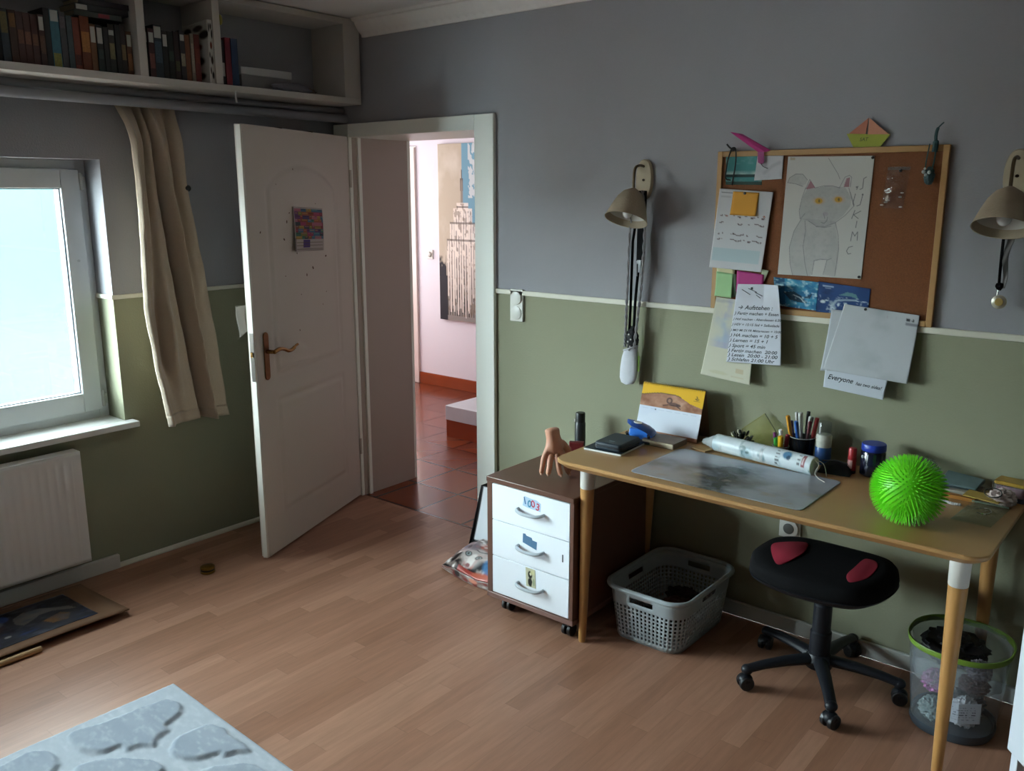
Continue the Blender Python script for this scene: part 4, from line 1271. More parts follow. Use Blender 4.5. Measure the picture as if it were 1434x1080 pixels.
# pen cups
def cup(name, label, x, y, r, h, mat, rim):
    t = thing(name, label, 'pen cup', (x, y, DZ))
    b = MB(); b.lathe([(0.0, 0.003), (r * .88, 0.003), (r * .97, h), (r, h), (r * .91, 0.0), (0, 0)], (x, y, DZ), 32); b.build('cup_body', mat, t)
    b = MB(); b.tube([(x + r * .985 * math.cos(a), y + r * .985 * math.sin(a), DZ + h) for a in [2 * PI * k / 40 for k in range(40)]], 0.0016, 6, closed=True); b.build('rim', rim, t)
    return t
smoke = clear_mat('smoke_plastic', (.30, .32, .34), .1, .05, .25, (.03, .03, .035))
rimm = M('rim_pale', '#a8aaa8', .3)
CX, CY = 2.662, -0.070
cup('pen_cup', 'dark smoky cup full of pens behind the wrapped roll', CX, CY, 0.047, 0.088, smoke, rimm)
def pen(bx, by, tx, ty, z1, r, col, capcol, label, z0=DZ + 0.004, caplen=.3, clip=True):
    t = thing('pen', label, 'pen', (bx, by, z0), 0, 'pens standing in the desk cups')
    p0, p1 = Vector((bx, by, z0)), Vector((tx, ty, z1))
    m = p0 + (p1 - p0) * (1 - caplen)
    b = MB(); b.tube([p0, p0 + (p1 - p0) * .08, m], [r * .3, r, r], 10); b.build('barrel', M('pen_' + col, '#' + col, .35), t)
    b = MB(); d = (p1 - p0).normalized(); b.tube([m, p1 - d * .003, p1], [r * 1.15, r * 1.15, r * .7], 10); b.build('cap', M('pen_' + capcol, '#' + capcol, .35), t)
    if clip:
        s_ = Vector((0.2, -1, 0)).normalized() * (r * 1.35)
        b = MB(); b.tube([m + s_, p1 + s_ - d * .004], r * .3, 6); b.build('clip', M('pen_' + capcol, '#' + capcol, .35), t)
pens = [(-.020, -.012, -.052, -.020, .893, .0068, 'c8802a', 'd8962e', 'orange capped pen leaning furthest left in the dark cup', .42),
        (-.012, .012, -.036, .022, .900, .005, 'b0b2b4', 'c4c4c2', 'pale grey pen at the left back of the dark cup', .3),
        (.002, -.018, -.016, -.030, .880, .0062, '2f5fae', '3a6ab8', 'bright blue pen at the front of the dark cup', .25),
        (-.002, .004, -.014, .004, .905, .0075, 'c8cac8', 'd2d2ce', 'white marker standing upright in the dark cup', .35),
        (.008, .016, .006, .030, .908, .0060, '1a1c20', '1e2024', 'black pen standing highest in the dark cup', .4),
        (.012, .000, .026, .000, .898, .0062, '20242c', 'c0c0bc', 'dark pen with white end leaning right in the dark cup', .3),
        (.018, -.012, .034, -.022, .885, .0060, '3a1a20', '5a1a26', 'dark wine red pen at the front right of the dark cup', .3),
        (.022, .010, .046, .014, .893, .0066, 'a02a2e', 'b03034', 'red pen leaning furthest right in the dark cup', .45),
        (-.022, .002, -.044, -.004, .872, .0058, '4a2a6a', '5a2a5c', 'purple pen between the orange and blue pens', .3),
        (.004, .020, .020, .030, .889, .0055, '22264a', '262a58', 'navy pen at the back of the dark cup', .35)]
for a, c, d, e, z1, r, col, cc, lb, cl in pens:
    pen(CX + a, CY + c, CX + d, CY + e, z1, r, col, cc, lb, caplen=cl)
SX, SY = 2.600, -0.112
cup('pen_cup', 'small clear cup with felt pens in front of the dark pen cup', SX, SY, 0.030, 0.050, clear_mat('clear_cup_plastic', (.8, .85, .85), .1, .05, .1), rimm)
for a, c, d, e, z1, r, col, cc, lb in ((.004, -.010, .004, -.016, .822, .0085, 'd8a81e', 'e0b224', 'yellow highlighter in the small clear cup'),
        (-.010, -.008, -.014, -.014, .812, .008, '3f8f3a', '3f9a3c', 'green highlighter in the small clear cup'),
        (.014, .004, .022, .006, .826, .007, '8a1f34', '9a2238', 'dark red felt pen in the small clear cup'),
        (-.004, .012, -.010, .016, .838, .0075, 'd6d6d2', 'd8dcd8', 'white round-topped pen in the small clear cup'),
        (-.016, .004, -.028, .004, .826, .0055, '5a2a5a', '6a2a62', 'violet felt pen leaning left in the small clear cup')):
    pen(SX + a, SY + c, SX + d, SY + e, z1, r, col, cc, lb, caplen=.5, clip=False)

bt = thing('pump_bottle', 'clear capped bottle with blue base beside the pen cup', 'bottle', (2.742, -0.070, DZ))
b = MB(); b.lathe([(0.026, 0), (0.0285, 0.003), (0.0285, 0.060), (0.027, 0.064)], (2.742, -0.070, DZ), 28); b.build('blue_base', M('bottle_blue', '#27508a', .35), bt)
b = MB(); b.lathe([(0.027, 0.064), (0.0275, 0.068), (0.0275, 0.104), (0.024, 0.110), (0.016, 0.112)], (2.742, -0.070, DZ), 28); b.build('label_band', M('bottle_cream', '#b8b8ae', .5, noise=(120, .25)), bt)
b = MB(); b.lathe([(0.0, .156), (0.021, .156), (0.0235, 0.152), (0.0235, 0.110)][::-1], (2.742, -0.070, DZ), 28); b.build('clear_cap', clear_mat('clear_cap_plastic', (.9, .92, .92), .1, .04, .06), bt)
b = MB(); b.cyl((2.729, -0.080, DZ + .112), (2.729, -0.080, DZ + .152), 0.0035, None, 8); b.build('nozzle', M('nozzle_white', '#d4d4d4', .5), bt)

pc_ = thing('pencil_case', 'low black pencil case lying between the bottle and the red glue stick', 'pencil case', (2.815, -0.135, DZ), 0.15)
b = MB(); b.grid(lambda u, v: (-0.055 + 0.11 * u, 0.045 - 0.09 * v, 0.002 + 0.034 * (math.sin(PI * u) ** .5) * (math.sin(PI * v) ** .4) + 0.006 * mnoise.noise(Vector((u * 5, v * 4, 2)))), 24, 18); b.box(-0.054, -0.044, 0.0003, 0.054, 0.044, 0.003)
b.build('body', M('cloth_black', '#141518', .8), pc_, world=False, smooth=60)
b = MB(); b.tube([(-0.05, 0.005, 0.032), (0.0, 0.003, 0.040), (0.05, 0.002, 0.030)], 0.0025, 6); b.build('zip', M('zip_grey', '#3a3c3e', .4), pc_, world=False)

gs = thing('glue_stick', 'red glue stick standing left of the blue lidded jar', 'glue stick', (2.862, -0.118, DZ))
b = MB(); b.lathe([(0.0135, 0), (0.0145, .002), (0.0145, 0.060)], (2.862, -0.118, DZ), 20); b.build('tube', M('glue_red', '#9a1f26', .35), gs)
b = MB(); b.lathe([(0.0138, 0.060), (0.0138, 0.088), (0.012, 0.092), (0.004, 0.093)], (2.862, -0.118, DZ), 20); b.build('cap', M('glue_cap_red', '#a82830', .35), gs)
b = MB(); b.lathe([(0.0148, 0.002), (0.0148, 0.012)], (2.862, -0.118, DZ), 20); b.build('foot', M('foot_dark', '#2a1418', .4), gs)
b = MB(); b.grid(lambda u, v: (2.862 + .01475 * math.sin(-.9 + 1.3 * u), -0.118 - .01475 * math.cos(-.9 + 1.3 * u), DZ + .020 + .030 * v), 8, 2); b.build('label', M('label_pale', '#c89a98', .5, noise=(300, .4)), gs)
jr = thing('lidded_jar', 'dark jar with a blue screw lid near the wall', 'jar', (2.925, -0.095, DZ))
b = MB(); b.lathe([(0.034, 0), (0.041, 0.006), (0.041, 0.082), (0.036, 0.092)], (2.925, -0.095, DZ), 32); b.build('jar_body', M('jar_dark', '#171b2c', .15, coat=.3), jr)
b = MB(); b.lathe([(0.0395, 0.090), (0.0405, 0.092), (0.0405, 0.112), (0.0385, 0.115), (0, 0.116)], (2.925, -0.095, DZ), 36); b.build('lid', M('lid_blue', '#1f3aa0', .35), jr)
b = MB(); b.ball((2.900, -0.1285, DZ + .070), (.005, .003, .006), 10, 8); b.build('price_dot', M('dot_white', '#d8d8d8', .5), jr)

# spiky green ball
BC = Vector((3.145, -0.480, DZ + 0.1005)); BR = 0.088
b = MB(); b.ball(BC, BR, 48, 32)
N_ = 820
for i in range(N_):
    z = 1 - 2 * (i + .5) / N_; a = i * 2.399963
    d = Vector((math.sqrt(1 - z * z) * math.cos(a), math.sqrt(1 - z * z) * math.sin(a), z))
    L_ = 0.0225
    p = BC + d * (BR - .001); tip = BC + d * (BR + L_) + Vector((0, 0, -0.003 - 0.002 * d.z))
    if tip.z < DZ + .0006: tip.z = DZ + .0006; 
    if p.z < DZ + .003: continue
    b.tube([p, p + (tip - p) * .6, tip], [0.0021, 0.0015, 0.0006], 5)
ball = b.build('spiky_ball', M('lime_rubber', '#82ea2e', .4, sub=.15), recalc=False)
tag(ball, 'bright green spiky rubber ball on the right part of the desk', 'ball')

# clutter at the right end
film = clear_mat('thin_film', (.93, .95, .94), .12, .12, .10, (.55, .58, .55))
b = crumple((3.080, -0.064, DZ + .040), (.055, .042, .046), 7, .4, 40, 26, zmin=DZ + .001)
tag(b.build('clear_plastic_bag', film, smooth=25), 'crumpled clear plastic bag behind the green spiky ball', 'plastic bag')
tp = thing('teal_pouch', 'flat grey teal pouch lying on papers right of the green ball', 'pouch', (3.195, -0.10, DZ))
b = MB(); b.loft([[(3.145, -.135, DZ + .0205), (3.255, -.125, DZ + .0205), (3.268, -.040, DZ + .028), (3.15, -.030, DZ + .032)], [(3.145, -.135, DZ + .034), (3.262, -.127, DZ + .030), (3.270, -.040, DZ + .044), (3.15, -.028, DZ + .050)]])
b.build('body', M('teal_cloth', '#62787a', .8, noise=(40, .15)), tp, bevel=.005, bseg=3)
b = MB(); b.tube([(3.145, -.137, DZ + .028), (3.262, -.129, DZ + .026)], .0022, 6); b.build('seam', M('seam_dark', '#2e3a3c', .7), tp)
ps = thing('paper_stack', 'small stack of papers under the teal pouch', 'papers', (3.18, -0.11, DZ))
b = MB(); b.obox((3.208, -0.100, DZ + .0100), (.125, .095, .019), .05); b.build('sheets', M('paper_grey', '#8f8a80', .8), ps, bevel=.001)
b = MB(); b.obox((3.185, -0.168, DZ + .007), (.17, .022, .012), -.02)
tag(b.build('wooden_ruler', M('ruler_wood', '#a06a2a', .5, noise=(40, .1)), bevel=.001), 'orange brown wooden ruler in front of the paper stack', 'ruler')
b = MB()
for k in range(13):
    b.ball((3.165 + .0062 * k, -.238 + .004 * math.sin(k * .5), DZ + .0052), .0050, 8, 6)
tag(b.build('bead_bracelet', M('bead_white', '#c6c8c8', .3), smooth=60), 'short row of white beads beside the green spiky ball', 'bracelet')
b = MB(); b.obox((3.290, -0.168, DZ + .0235), (.105, .060, .004), -.10, .05, 0.02)
tag(b.build('mustard_card', M('mustard_card', '#a58a3e', .6), bevel=.001), 'mustard yellow card lying on the clear zip bag', 'card')
zb = thing('zip_bag', 'clear zip bag with a silver chain inside at the right desk corner', 'plastic bag', (3.31, -0.29, DZ))
def zbf(u, v):
    x = 3.245 + .110 * u + .015 * (1 - v); y = -0.165 - .215 * v
    e = (math.sin(PI * min(max(u, .001), .999)) ** .5) * (math.sin(PI * min(max(v, .001), .999)) ** .35)
    return (x, y, DZ + .0015 + .016 * e + .009 * e * mnoise.noise(Vector((u * 6, v * 9, 4))) + .004 * e * mnoise.noise(Vector((u * 15, v * 21, 6))))
b = MB(); b.grid(zbf, 26, 36); b.build('film_top', clear_mat('green_film', (.88, .93, .88), .14, .1, .05, (.6, .66, .6)), zb, smooth=25)
b = MB(); b.grid(lambda u, v: (zbf(u, v)[0], zbf(u, v)[1], DZ + .0008), 6, 8); b.build('film_bottom', clear_mat('green_film'), zb)
b = MB(); b.tube(smooth_path([(3.30, -.30, DZ + .012), (3.325, -.31, DZ + .015), (3.335, -.275, DZ + .014), (3.315, -.245, DZ + .012), (3.285, -.27, DZ + .012)], 6), .0018, 6); b.build('chain', M('silver', '#c8c8c8', .15, 1.0), zb)
b = MB(); b.box(3.262, -.186, DZ + .006, 3.366, -.180, DZ + .010); b.build('zip_strip', M('zip_clear', '#8a9a8a', .3), zb)
b = crumple((3.340, -0.150, DZ + .026), (.040, .038, .028), 9, .4, 36, 24, zmin=DZ + .0258 - .025)
tag(b.build('crumpled_tissue', M('tissue_pinkish', '#b0a09c', .9), smooth=50), 'crumpled white and pink tissue at the right desk edge', 'tissue')
b = MB(); b.tube([(3.318 + .024 * math.cos(a), -.182 + .018 * math.sin(a), DZ + .046 + .010 * math.sin(a)) for a in [2 * PI * k / 24 for k in range(24)]], .0018, 6, closed=True)
tag(b.build('hair_tie', M('hair_tie_dark', '#2a2c28', .6)), 'thin dark hair tie lying on the crumpled tissue', 'hair tie')
gb = thing('gold_lidded_box', 'clear box with gold lid and pink contents at the far right of the desk', 'box', (3.350, -0.062, DZ), -.12)
b = MB(); b.prism(rrect(-.045, -.032, .045, .032, .008), .012, .050); b.build('clear_body', clear_mat('clear_box_plastic', (.9, .92, .92), .1, .05, .12), gb, world=False)
b = MB(); b.prism(rrect(-.040, -.028, .040, .028, .006), .014, .044); b.build('contents', M('pink_contents', '#8a5a68', .6, noise=(80, .3)), gb, world=False)
b = MB(); b.prism(rrect(-.046, -.033, .046, .033, .008), .050, .062); b.build('lid', M('lid_gold', '#b08c3a', .35, .2), gb, world=False, bevel=.002)
b = MB(); b.prism(rrect(-.046, -.033, .046, .033, .008), .0005, .012); b.build('base', M('base_blueish', '#565c74', .5), gb, world=False)
b = MB(); b.tube([(-.047 + .004, -.036 + .014 * math.cos(a), .045 + .018 * math.sin(a)) for a in [2 * PI * k / 20 for k in range(20)]], .0016, 6, closed=True); b.build('ring', M('silver', '#c8c8c8', .15, 1.0), gb, world=False)

# ------------------------------------------------------------------ rug
rug = thing('rug', 'pale blue grey rug with carved stone pattern in the foreground', 'rug', (1.12, -1.77, 0))
RX, RY = 1.60, 1.50
random.seed(11)
seeds = [(0.30, 0.20, .26, .13), (0.62, 0.42, .17, .12)]
STONES = [
    [(0.056, 0.382), (0.032, 0.356), (0.055, 0.286), (0.063, 0.201), (0.073, 0.12), (0.089, 0.069), (0.14, 0.048), (0.184, 0.063), (0.215, 0.099), (0.227, 0.141), (0.26, 0.15), (0.273, 0.189), (0.307, 0.224), (0.271, 0.259), (0.263, 0.295), (0.23, 0.299), (0.222, 0.34), (0.193, 0.372), (0.128, 0.395)],
    [(0.337, 0.19), (0.31, 0.15), (0.314, 0.095), (0.324, 0.049), (0.369, 0.031), (0.444, 0.032), (0.521, 0.028), (0.561, 0.041), (0.527, 0.075), (0.512, 0.112), (0.486, 0.114), (0.48, 0.153), (0.444, 0.194), (0.387, 0.208)],
    [(0.052, 0.577), (0.043, 0.539), (0.044, 0.497), (0.061, 0.462), (0.114, 0.442), (0.165, 0.45), (0.199, 0.476), (0.216, 0.52), (0.172, 0.584), (0.077, 0.619)],
    [(0.224, 0.438), (0.224, 0.392), (0.256, 0.343), (0.309, 0.291), (0.361, 0.258), (0.411, 0.247), (0.443, 0.26), (0.432, 0.312), (0.381, 0.375), (0.303, 0.426)],
    [(0.52, 0.202), (0.526, 0.165), (0.55, 0.124), (0.589, 0.077), (0.652, 0.06), (0.734, 0.064), (0.706, 0.137), (0.63, 0.192)]]
def stone_mask(X, Y):
    """Rounded, lobed flagstones standing up from the ground of the rug: 1 inside a stone, 0 in the channels."""
    rr = random.Random(12)
    st_ = list(STONES)
    def dist(cx, cy, r): return min(math.hypot(x - cx, y - cy) for s_ in st_ for x, y in s_) < r
    for k in range(4000):                      # more stones of the same kinds over the rest of the rug
        s_ = rr.choice(STONES); ang = rr.uniform(-.6, .6) + rr.choice((0, PI)); cx, cy = rr.uniform(.1, RX - .1), rr.uniform(.1, RY - .1)
        mx = sum(p[0] for p in s_) / len(s_); my = sum(p[1] for p in s_) / len(s_)
        q = [(cx + (x - mx) * math.cos(ang) - (y - my) * math.sin(ang), cy + (x - mx) * math.sin(ang) + (y - my) * math.cos(ang)) for x, y in s_]
        if any(p[0] < .03 or p[0] > RX - .03 or p[1] < .03 or p[1] > RY - .03 for p in q): continue
        if cy < .62 and cx < .75 and cy + cx < 1.05: continue
        if any(dist(x, y, .045) for x, y in q) or dist(cx, cy, .07): continue
        st_.append(q)
    wx = 0.014 * (fbm(X * 40, Y * 26, 31) - .5); wy = 0.014 * (fbm(X * 26, Y * 40, 37) - .5)
    Xf, Yf = (X + wx).ravel(), (Y + wy).ravel()
    m = np.zeros(len(Xf))
    for s_ in st_:
        lp = smooth_loop(s_, 3)
        x0, x1, y0, y1 = min(p[0] for p in lp) - .03, max(p[0] for p in lp) + .03, min(p[1] for p in lp) - .03, max(p[1] for p in lp) + .03
        idx = np.where((Xf > x0) & (Xf < x1) & (Yf > y0) & (Yf < y1))[0]
        p = Paint(Xf[idx], Yf[idx], '#000000')
        ins = p.inside(lp)
        d = np.full(len(idx), 1e9)
        for (ax_, ay_), (bx2, by2) in zip(lp, lp[1:] + lp[:1]):
            dx, dy = bx2 - ax_, by2 - ay_
            t = np.clip(((p.X - ax_) * dx + (p.Y - ay_) * dy) / max(dx * dx + dy * dy, 1e-12), 0, 1)
            d = np.minimum(d, np.hypot(p.X - ax_ - t * dx, p.Y - ay_ - t * dy))
        m[idx] = np.maximum(m[idx], np.where(ins, np.clip(d / .012, 0, 1), 0))
    m = m.reshape(X.shape)
    edge = np.minimum(np.minimum(X, RX - X), np.minimum(Y, RY - Y))
    return m, edge
NUx, NUy = 250, 235
_U, _V = np.meshgrid(np.linspace(0, 1, NUx + 1), np.linspace(0, 1, NUy + 1))
_m, _e = stone_mask(_U * RX, _V * RY)
_n = fbm(_U * RX * 120, _V * RY * 120, 51)
_h = 0.010 + 0.010 * _m + 0.003 * (_n - .5); _h = np.where(_e < .004, 0.004, _h)
def rugf(u, v):
    i, j = int(round(u * NUx)), int(round(v * NUy))
    a = math.radians(-2.0)
    x, y = RX * u, -RY * v
    return (1.122 + x * math.cos(a) - y * math.sin(a), -1.750 + x * math.sin(a) + y * math.cos(a), float(_h[j, i]))
def rugp(X, Y):
    p = Paint(X, Y, '#aab1b8')
    m = _m.ravel()
    n = fbm(X * 9, Y * 30, 61); n2 = fbm(X * 60, Y * 140, 63)
    p.mix(m * .8, '#8f98a2'); p.mix(m * (n - .4) * 1.2, '#7f8994'); p.mix((n2 - .5) * .7, '#d6dade'); p.mix((.45 - n2) * .7, '#98a1aa')
    return p.C
rg = sheet('pile', rugf, rugp, NUx, NUy, rug, 0, printed_mat('rug_pile', 0.95, 0.1), smooth=180)
b = MB()
a = math.radians(-2.0)
cs = [rugf(0, 0), rugf(1, 0), rugf(1, 1), rugf(0, 1)]
b.prism([(x, y) for x, y, z in cs], 0.001, 0.005); b.build('backing', M('rug_edge', '#9aa2aa', .9), rug)

# ------------------------------------------------------------------ laundry basket
bk = thing('laundry_basket', 'grey plastic laundry basket with slotted sides under the desk', 'basket', (2.255, -0.262, 0))
def bloop(hx, hy, r, n):
    L = 2 * (2 * (hx - r) + 2 * (hy - r)) + 2 * PI * r
    L = 4 * (hx - r) + 4 * (hy - r) + 2 * PI * r
    segs = [('l', (hx, -(hy - r)), (0, 1), 2 * (hy - r)), ('a', (hx - r, hy - r), 0, PI / 2 * r), ('l', (hx - r, hy), (-1, 0), 2 * (hx - r)), ('a', (-(hx - r), hy - r), 90, PI / 2 * r),
            ('l', (-hx, hy - r), (0, -1), 2 * (hy - r)), ('a', (-(hx - r), -(hy - r)), 180, PI / 2 * r), ('l', (-(hx - r), -hy), (1, 0), 2 * (hx - r)), ('a', (hx - r, -(hy - r)), 270, PI / 2 * r)]
    out = []
    for k in range(n):
        s = L * k / n
        for kind, p, d, l in segs:
            if s <= l:
                if kind == 'l': out.append((p[0] + d[0] * s, p[1] + d[1] * s))
                else:
                    t = math.radians(d) + s / r
                    out.append((p[0] + r * math.cos(t), p[1] + r * math.sin(t)))
                break
            s -= l
    return out
bx_, by_ = 2.255, -0.262
NB = 156
zs = [0.004, 0.024]; hole_rows = []
for r in range(8):
    hole_rows.append(len(zs) - 1); zs += [zs[-1] + 0.0105, zs[-1] + 0.0165]
zs += [0.170]; slot_row = len(zs) - 1; zs += [0.192, 0.214]
HZ = 0.222
rows = []
for z in zs:
    t = z / HZ
    rows.append([(bx_ + x, by_ + y, z) for x, y in bloop(0.142 + 0.026 * t, 0.200 + 0.028 * t, 0.060 + 0.01 * t, NB)])
b = MB()
v = [p for r in rows for p in r]; f = []
for j in range(len(rows) - 1):
    for k in range(NB):
        mx = (rows[j][k][0] + rows[j][(k + 1) % NB][0]) / 2 - bx_; my = (rows[j][k][1] + rows[j][(k + 1) % NB][1]) / 2 - by_
        if j in hole_rows and k % 2: continue
        if j == slot_row and ((abs(mx) < 0.050 and abs(my) > 0.15) or (abs(my) < 0.055 and abs(mx) > 0.13)): continue
        f.append((j * NB + k, j * NB + (k + 1) % NB, (j + 1) * NB + (k + 1) % NB, (j + 1) * NB + k))
b.add(v, f)
bkm = M('basket_plastic', '#9aa3a6', .4)
b.build('side_wall', bkm, bk, solid=0.0028, smooth=60)
b = MB(); b.prism([(p[0], p[1]) for p in rows[0]], 0.002, 0.006); b.build('bottom', bkm, bk)
b = MB(); b.tube([(bx_ + x, by_ + y, 0.218) for x, y in bloop(0.174, 0.234, 0.075, 96)], 0.0095, 10, closed=True); b.build('rim', bkm, bk)
for i, (c, r, s, col, lab) in enumerate((((2.245, -.360, .052), (.100, .072, .044), 12, '1d1a1c', 'crumpled black cloth in the laundry basket'), ((2.275, -.215, .055), (.090, .060, .045), 14, '4a2622', 'crumpled dark red brown cloth in the laundry basket'), ((2.235, -.105, .055), (.080, .040, .045), 17, '2c2426', 'crumpled dark grey cloth at the wall side of the laundry basket'))):
    tag(crumple(c, r, s, .35, 40, 28, zmin=.0075 + .002 * i).build('garment', M('cloth_' + col, '#' + col, .9), smooth=60), lab, 'clothes', 'clothes in the laundry basket')

# ------------------------------------------------------------------ stool on castors
st = thing('desk_stool', 'black swivel chair without backrest, red patches on the seat', 'chair', (2.865, -0.300, 0))
seat_m = M('seat_black', '#0a0a0c', .9, noise=(200, .2), spec=.15); pl_m = M('chair_plastic', '#15171d', .45, spec=.3)
ol = smooth_loop([(2.632, -.390), (2.629, -.300), (2.648, -.215), (2.727, -.158), (2.867, -.150), (3.030, -.163), (3.088, -.245), (3.096, -.340), (3.073, -.440), (3.022, -.507), (2.912, -.534), (2.793, -.532), (2.682, -.490)], 6)
sc_ = (2.865, -0.340)
def ring(k, z, dz=0.0): return [(sc_[0] + (x - sc_[0]) * k, sc_[1] + (y - sc_[1]) * k, z) for x, y in ol]
b = MB(); b.loft([ring(.955, .418), ring(.99, .426), ring(1, .442), ring(.985, .460), ring(.94, .472), ring(.80, .4785), ring(.5, .477), ring(.2, .475), ring(.02, .475)]); b.build('seat', seat_m, st, smooth=60)
b = MB(); b.loft([ring(.55, .396), ring(.90, .402), ring(.985, .416), ring(1.003, .424), ring(.97, .427)]); b.build('seat_shell', pl_m, st, smooth=50)
red_m = M('seat_red', '#9c1f38', .8)
for poly in ([(2.677, -.327), (2.700, -.270), (2.762, -.226), (2.785, -.280), (2.788, -.347), (2.77, -.462), (2.736, -.444)], [(2.967, -.407), (2.966, -.331), (2.968, -.250), (2.981, -.232), (3.008, -.240), (3.026, -.284), (3.028, -.381), (3.011, -.431), (2.99, -.455)]):
    b = MB(); lp = smooth_loop(poly, 5)
    c0 = (sum(p[0] for p in lp) / len(lp), sum(p[1] for p in lp) / len(lp))
    b.loft([[(x, y, .470) for x, y in lp], [(x, y, .4785) for x, y in lp], [(c0[0] + (x - c0[0]) * .96, c0[1] + (y - c0[1]) * .96, .4796) for x, y in lp]])
    b.build('red_patch', red_m, st, smooth=30)['label'] = 'red fabric patch'
b = MB(); b.lathe([(.036, .09), (.036, .20), (.031, .205), (.031, .30), (.027, .305), (.027, .40)], (2.865, -.30, 0), 24); b.build('column', pl_m, st)
b = MB(); b.obox((2.865, -.32, .402), (.16, .20, .012)); b.build('mounting_plate', pl_m, st, bevel=.003)
b = MB(); b.lathe([(0, .068), (.045, .070), (.050, .095), (.038, .12), (.0, .122)], (2.865, -.30, 0), 28); b.build('hub', pl_m, st)
for k in range(5):
    a = math.radians(-61 + 72 * k); d = Vector((math.cos(a), math.sin(a), 0)); c = Vector((2.865, -.30, 0))
    b = MB(); pts = [c + d * .035 + Vector((0, 0, .098)), c + d * .12 + Vector((0, 0, .096)), c + d * .20 + Vector((0, 0, .088)), c + d * .262 + Vector((0, 0, .076))]
    b.tube(pts, [.026, .023, .020, .019], 12, flat=.75)
    b.ball(c + d * .262 + Vector((0, 0, .074)), (.021, .021, .018), 14, 8)
    arm = b.build('base_arm', pl_m, st)
    w = c + d * .266; rz = a + 0.7 + k
    t = Vector((math.cos(rz), math.sin(rz), 0))
    b = MB()
    for s in (-1, 1):
        b.cyl(w + t * (s * .007) + Vector((0, 0, .0265)), w + t * (s * .024) + Vector((0, 0, .0265)), .0265, .0245, 22)
    b.build('castor', M('castor_black', '#141416', 0.4), arm, bevel=.003)
    b = MB(); b.ball(w + Vector((0, 0, .036)), (.026, .026, .021), 14, 8); b.build('castor_hood', pl_m, arm)

# ------------------------------------------------------------------ waste bin
wb = thing('waste_bin', 'clear plastic waste bin with a green rim by the right desk leg', 'bin', (3.292, -.252, 0))
BX, BY = 3.292, -.252
b = MB(); b.lathe([(.112, .012), (.122, .014), (.148, .288)], (BX, BY, 0), 56, pw=.86, caps=False)
b.build('wall', clear_mat('bin_plastic', (.86, .90, .93), .1, .15, .10, (.62, .68, .74)), wb, smooth=50)
b = MB(); b.lathe([(.100, .0), (.122, .002), (.126, .012), (.124, .030), (.120, .030), (.118, .010), (.0, .010)], (BX, BY, 0), 56, pw=.86); b.build('base', M('bin_base', '#3a434c', .3), wb)
b = MB(); b.lathe([(.147, .284), (.151, .285), (.1535, .299), (.152, .303), (.1475, .302), (.1465, .298), (.147, .284)], (BX, BY, 0), 56, pw=.86, caps=False); b.build('rim', M('rim_green', '#67862c', .4), wb)['label'] = 'green rim'
b = MB(); b.grid(lambda u, v: (BX + (.143 - .012 * v) * math.cos(2 * PI * u) * (1 + .02 * math.sin(17 * u * PI)), BY + (.143 - .012 * v) * math.sin(2 * PI * u), .300 - .13 * v + .004 * math.sin(22 * u * PI)), 60, 8)
b.build('liner', clear_mat('bag_film', (.85, .87, .87), .15, .2, .3, (.35, .36, .36)), wb, smooth=60)
for c, r, s, col, lab, nm in (((BX - .055, BY - .02, .140), (.042, .042, .036), 21, 'a8588e', 'crumpled pink paper in the waste bin', 'crumpled_paper'),
        ((BX + .045, BY - .055, .085), (.042, .034, .050), 22, 'b8b4b6', 'crumpled white paper in the waste bin', 'crumpled_paper'),
        ((BX - .05, BY - .045, .056), (.042, .042, .036), 23, '7a8886', 'grey green wrapper low in the waste bin', 'wrapper'),
        ((BX + .03, BY + .055, .066), (.050, .042, .046), 24, '5a5658', 'dark grey wrapper at the back of the waste bin', 'wrapper'),
        ((BX + .050, BY + .0, .155), (.045, .042, .026), 25, '6a4a50', 'dark reddish wrapper in the middle of the waste bin', 'wrapper'),
        ((BX - .022, BY + .026, .250), (.098, .092, .052), 26, '141318', 'black plastic bag bulging from the waste bin top', 'plastic_bag'),
        ((BX + .072, BY - .068, .245), (.036, .032, .030), 27, '857a86', 'pale mauve wrapper at the bin rim', 'wrapper')):
    tag(crumple(c, r, s, .26 if s == 26 else .36, 44, 30, 2.2 if s == 26 else 2.8, zmin=.0125 + .001 * (s - 20)).build(nm, M('trash_' + col, '#' + col, .45), smooth=30), lab, 'plastic bag' if nm == 'plastic_bag' else 'rubbish', 'rubbish in the waste bin')
def notep(X, Y):
    p = Paint(X, Y, '#b9b9be')
    for k in range(6):
        y = .2 + .12 * k
        n = vnoise(X * 40, Y * 0 + k * 7.3, k)
        p.mix((np.abs(Y - y) < .018) * (n > .5) * (X > .12) * (X < .85), '#3a3a44')
    return p.C
nt_ = sheet('written_note', lambda u, v: (BX + .005 + .09 * u, BY - .112 + .03 * abs(u - .35) - .012 * (1 - v), .135 - .075 * v + .02 * u), notep, 50, 40, None, 0.0006)
tag(nt_, 'white note with writing pressed against the front of the waste bin', 'paper')

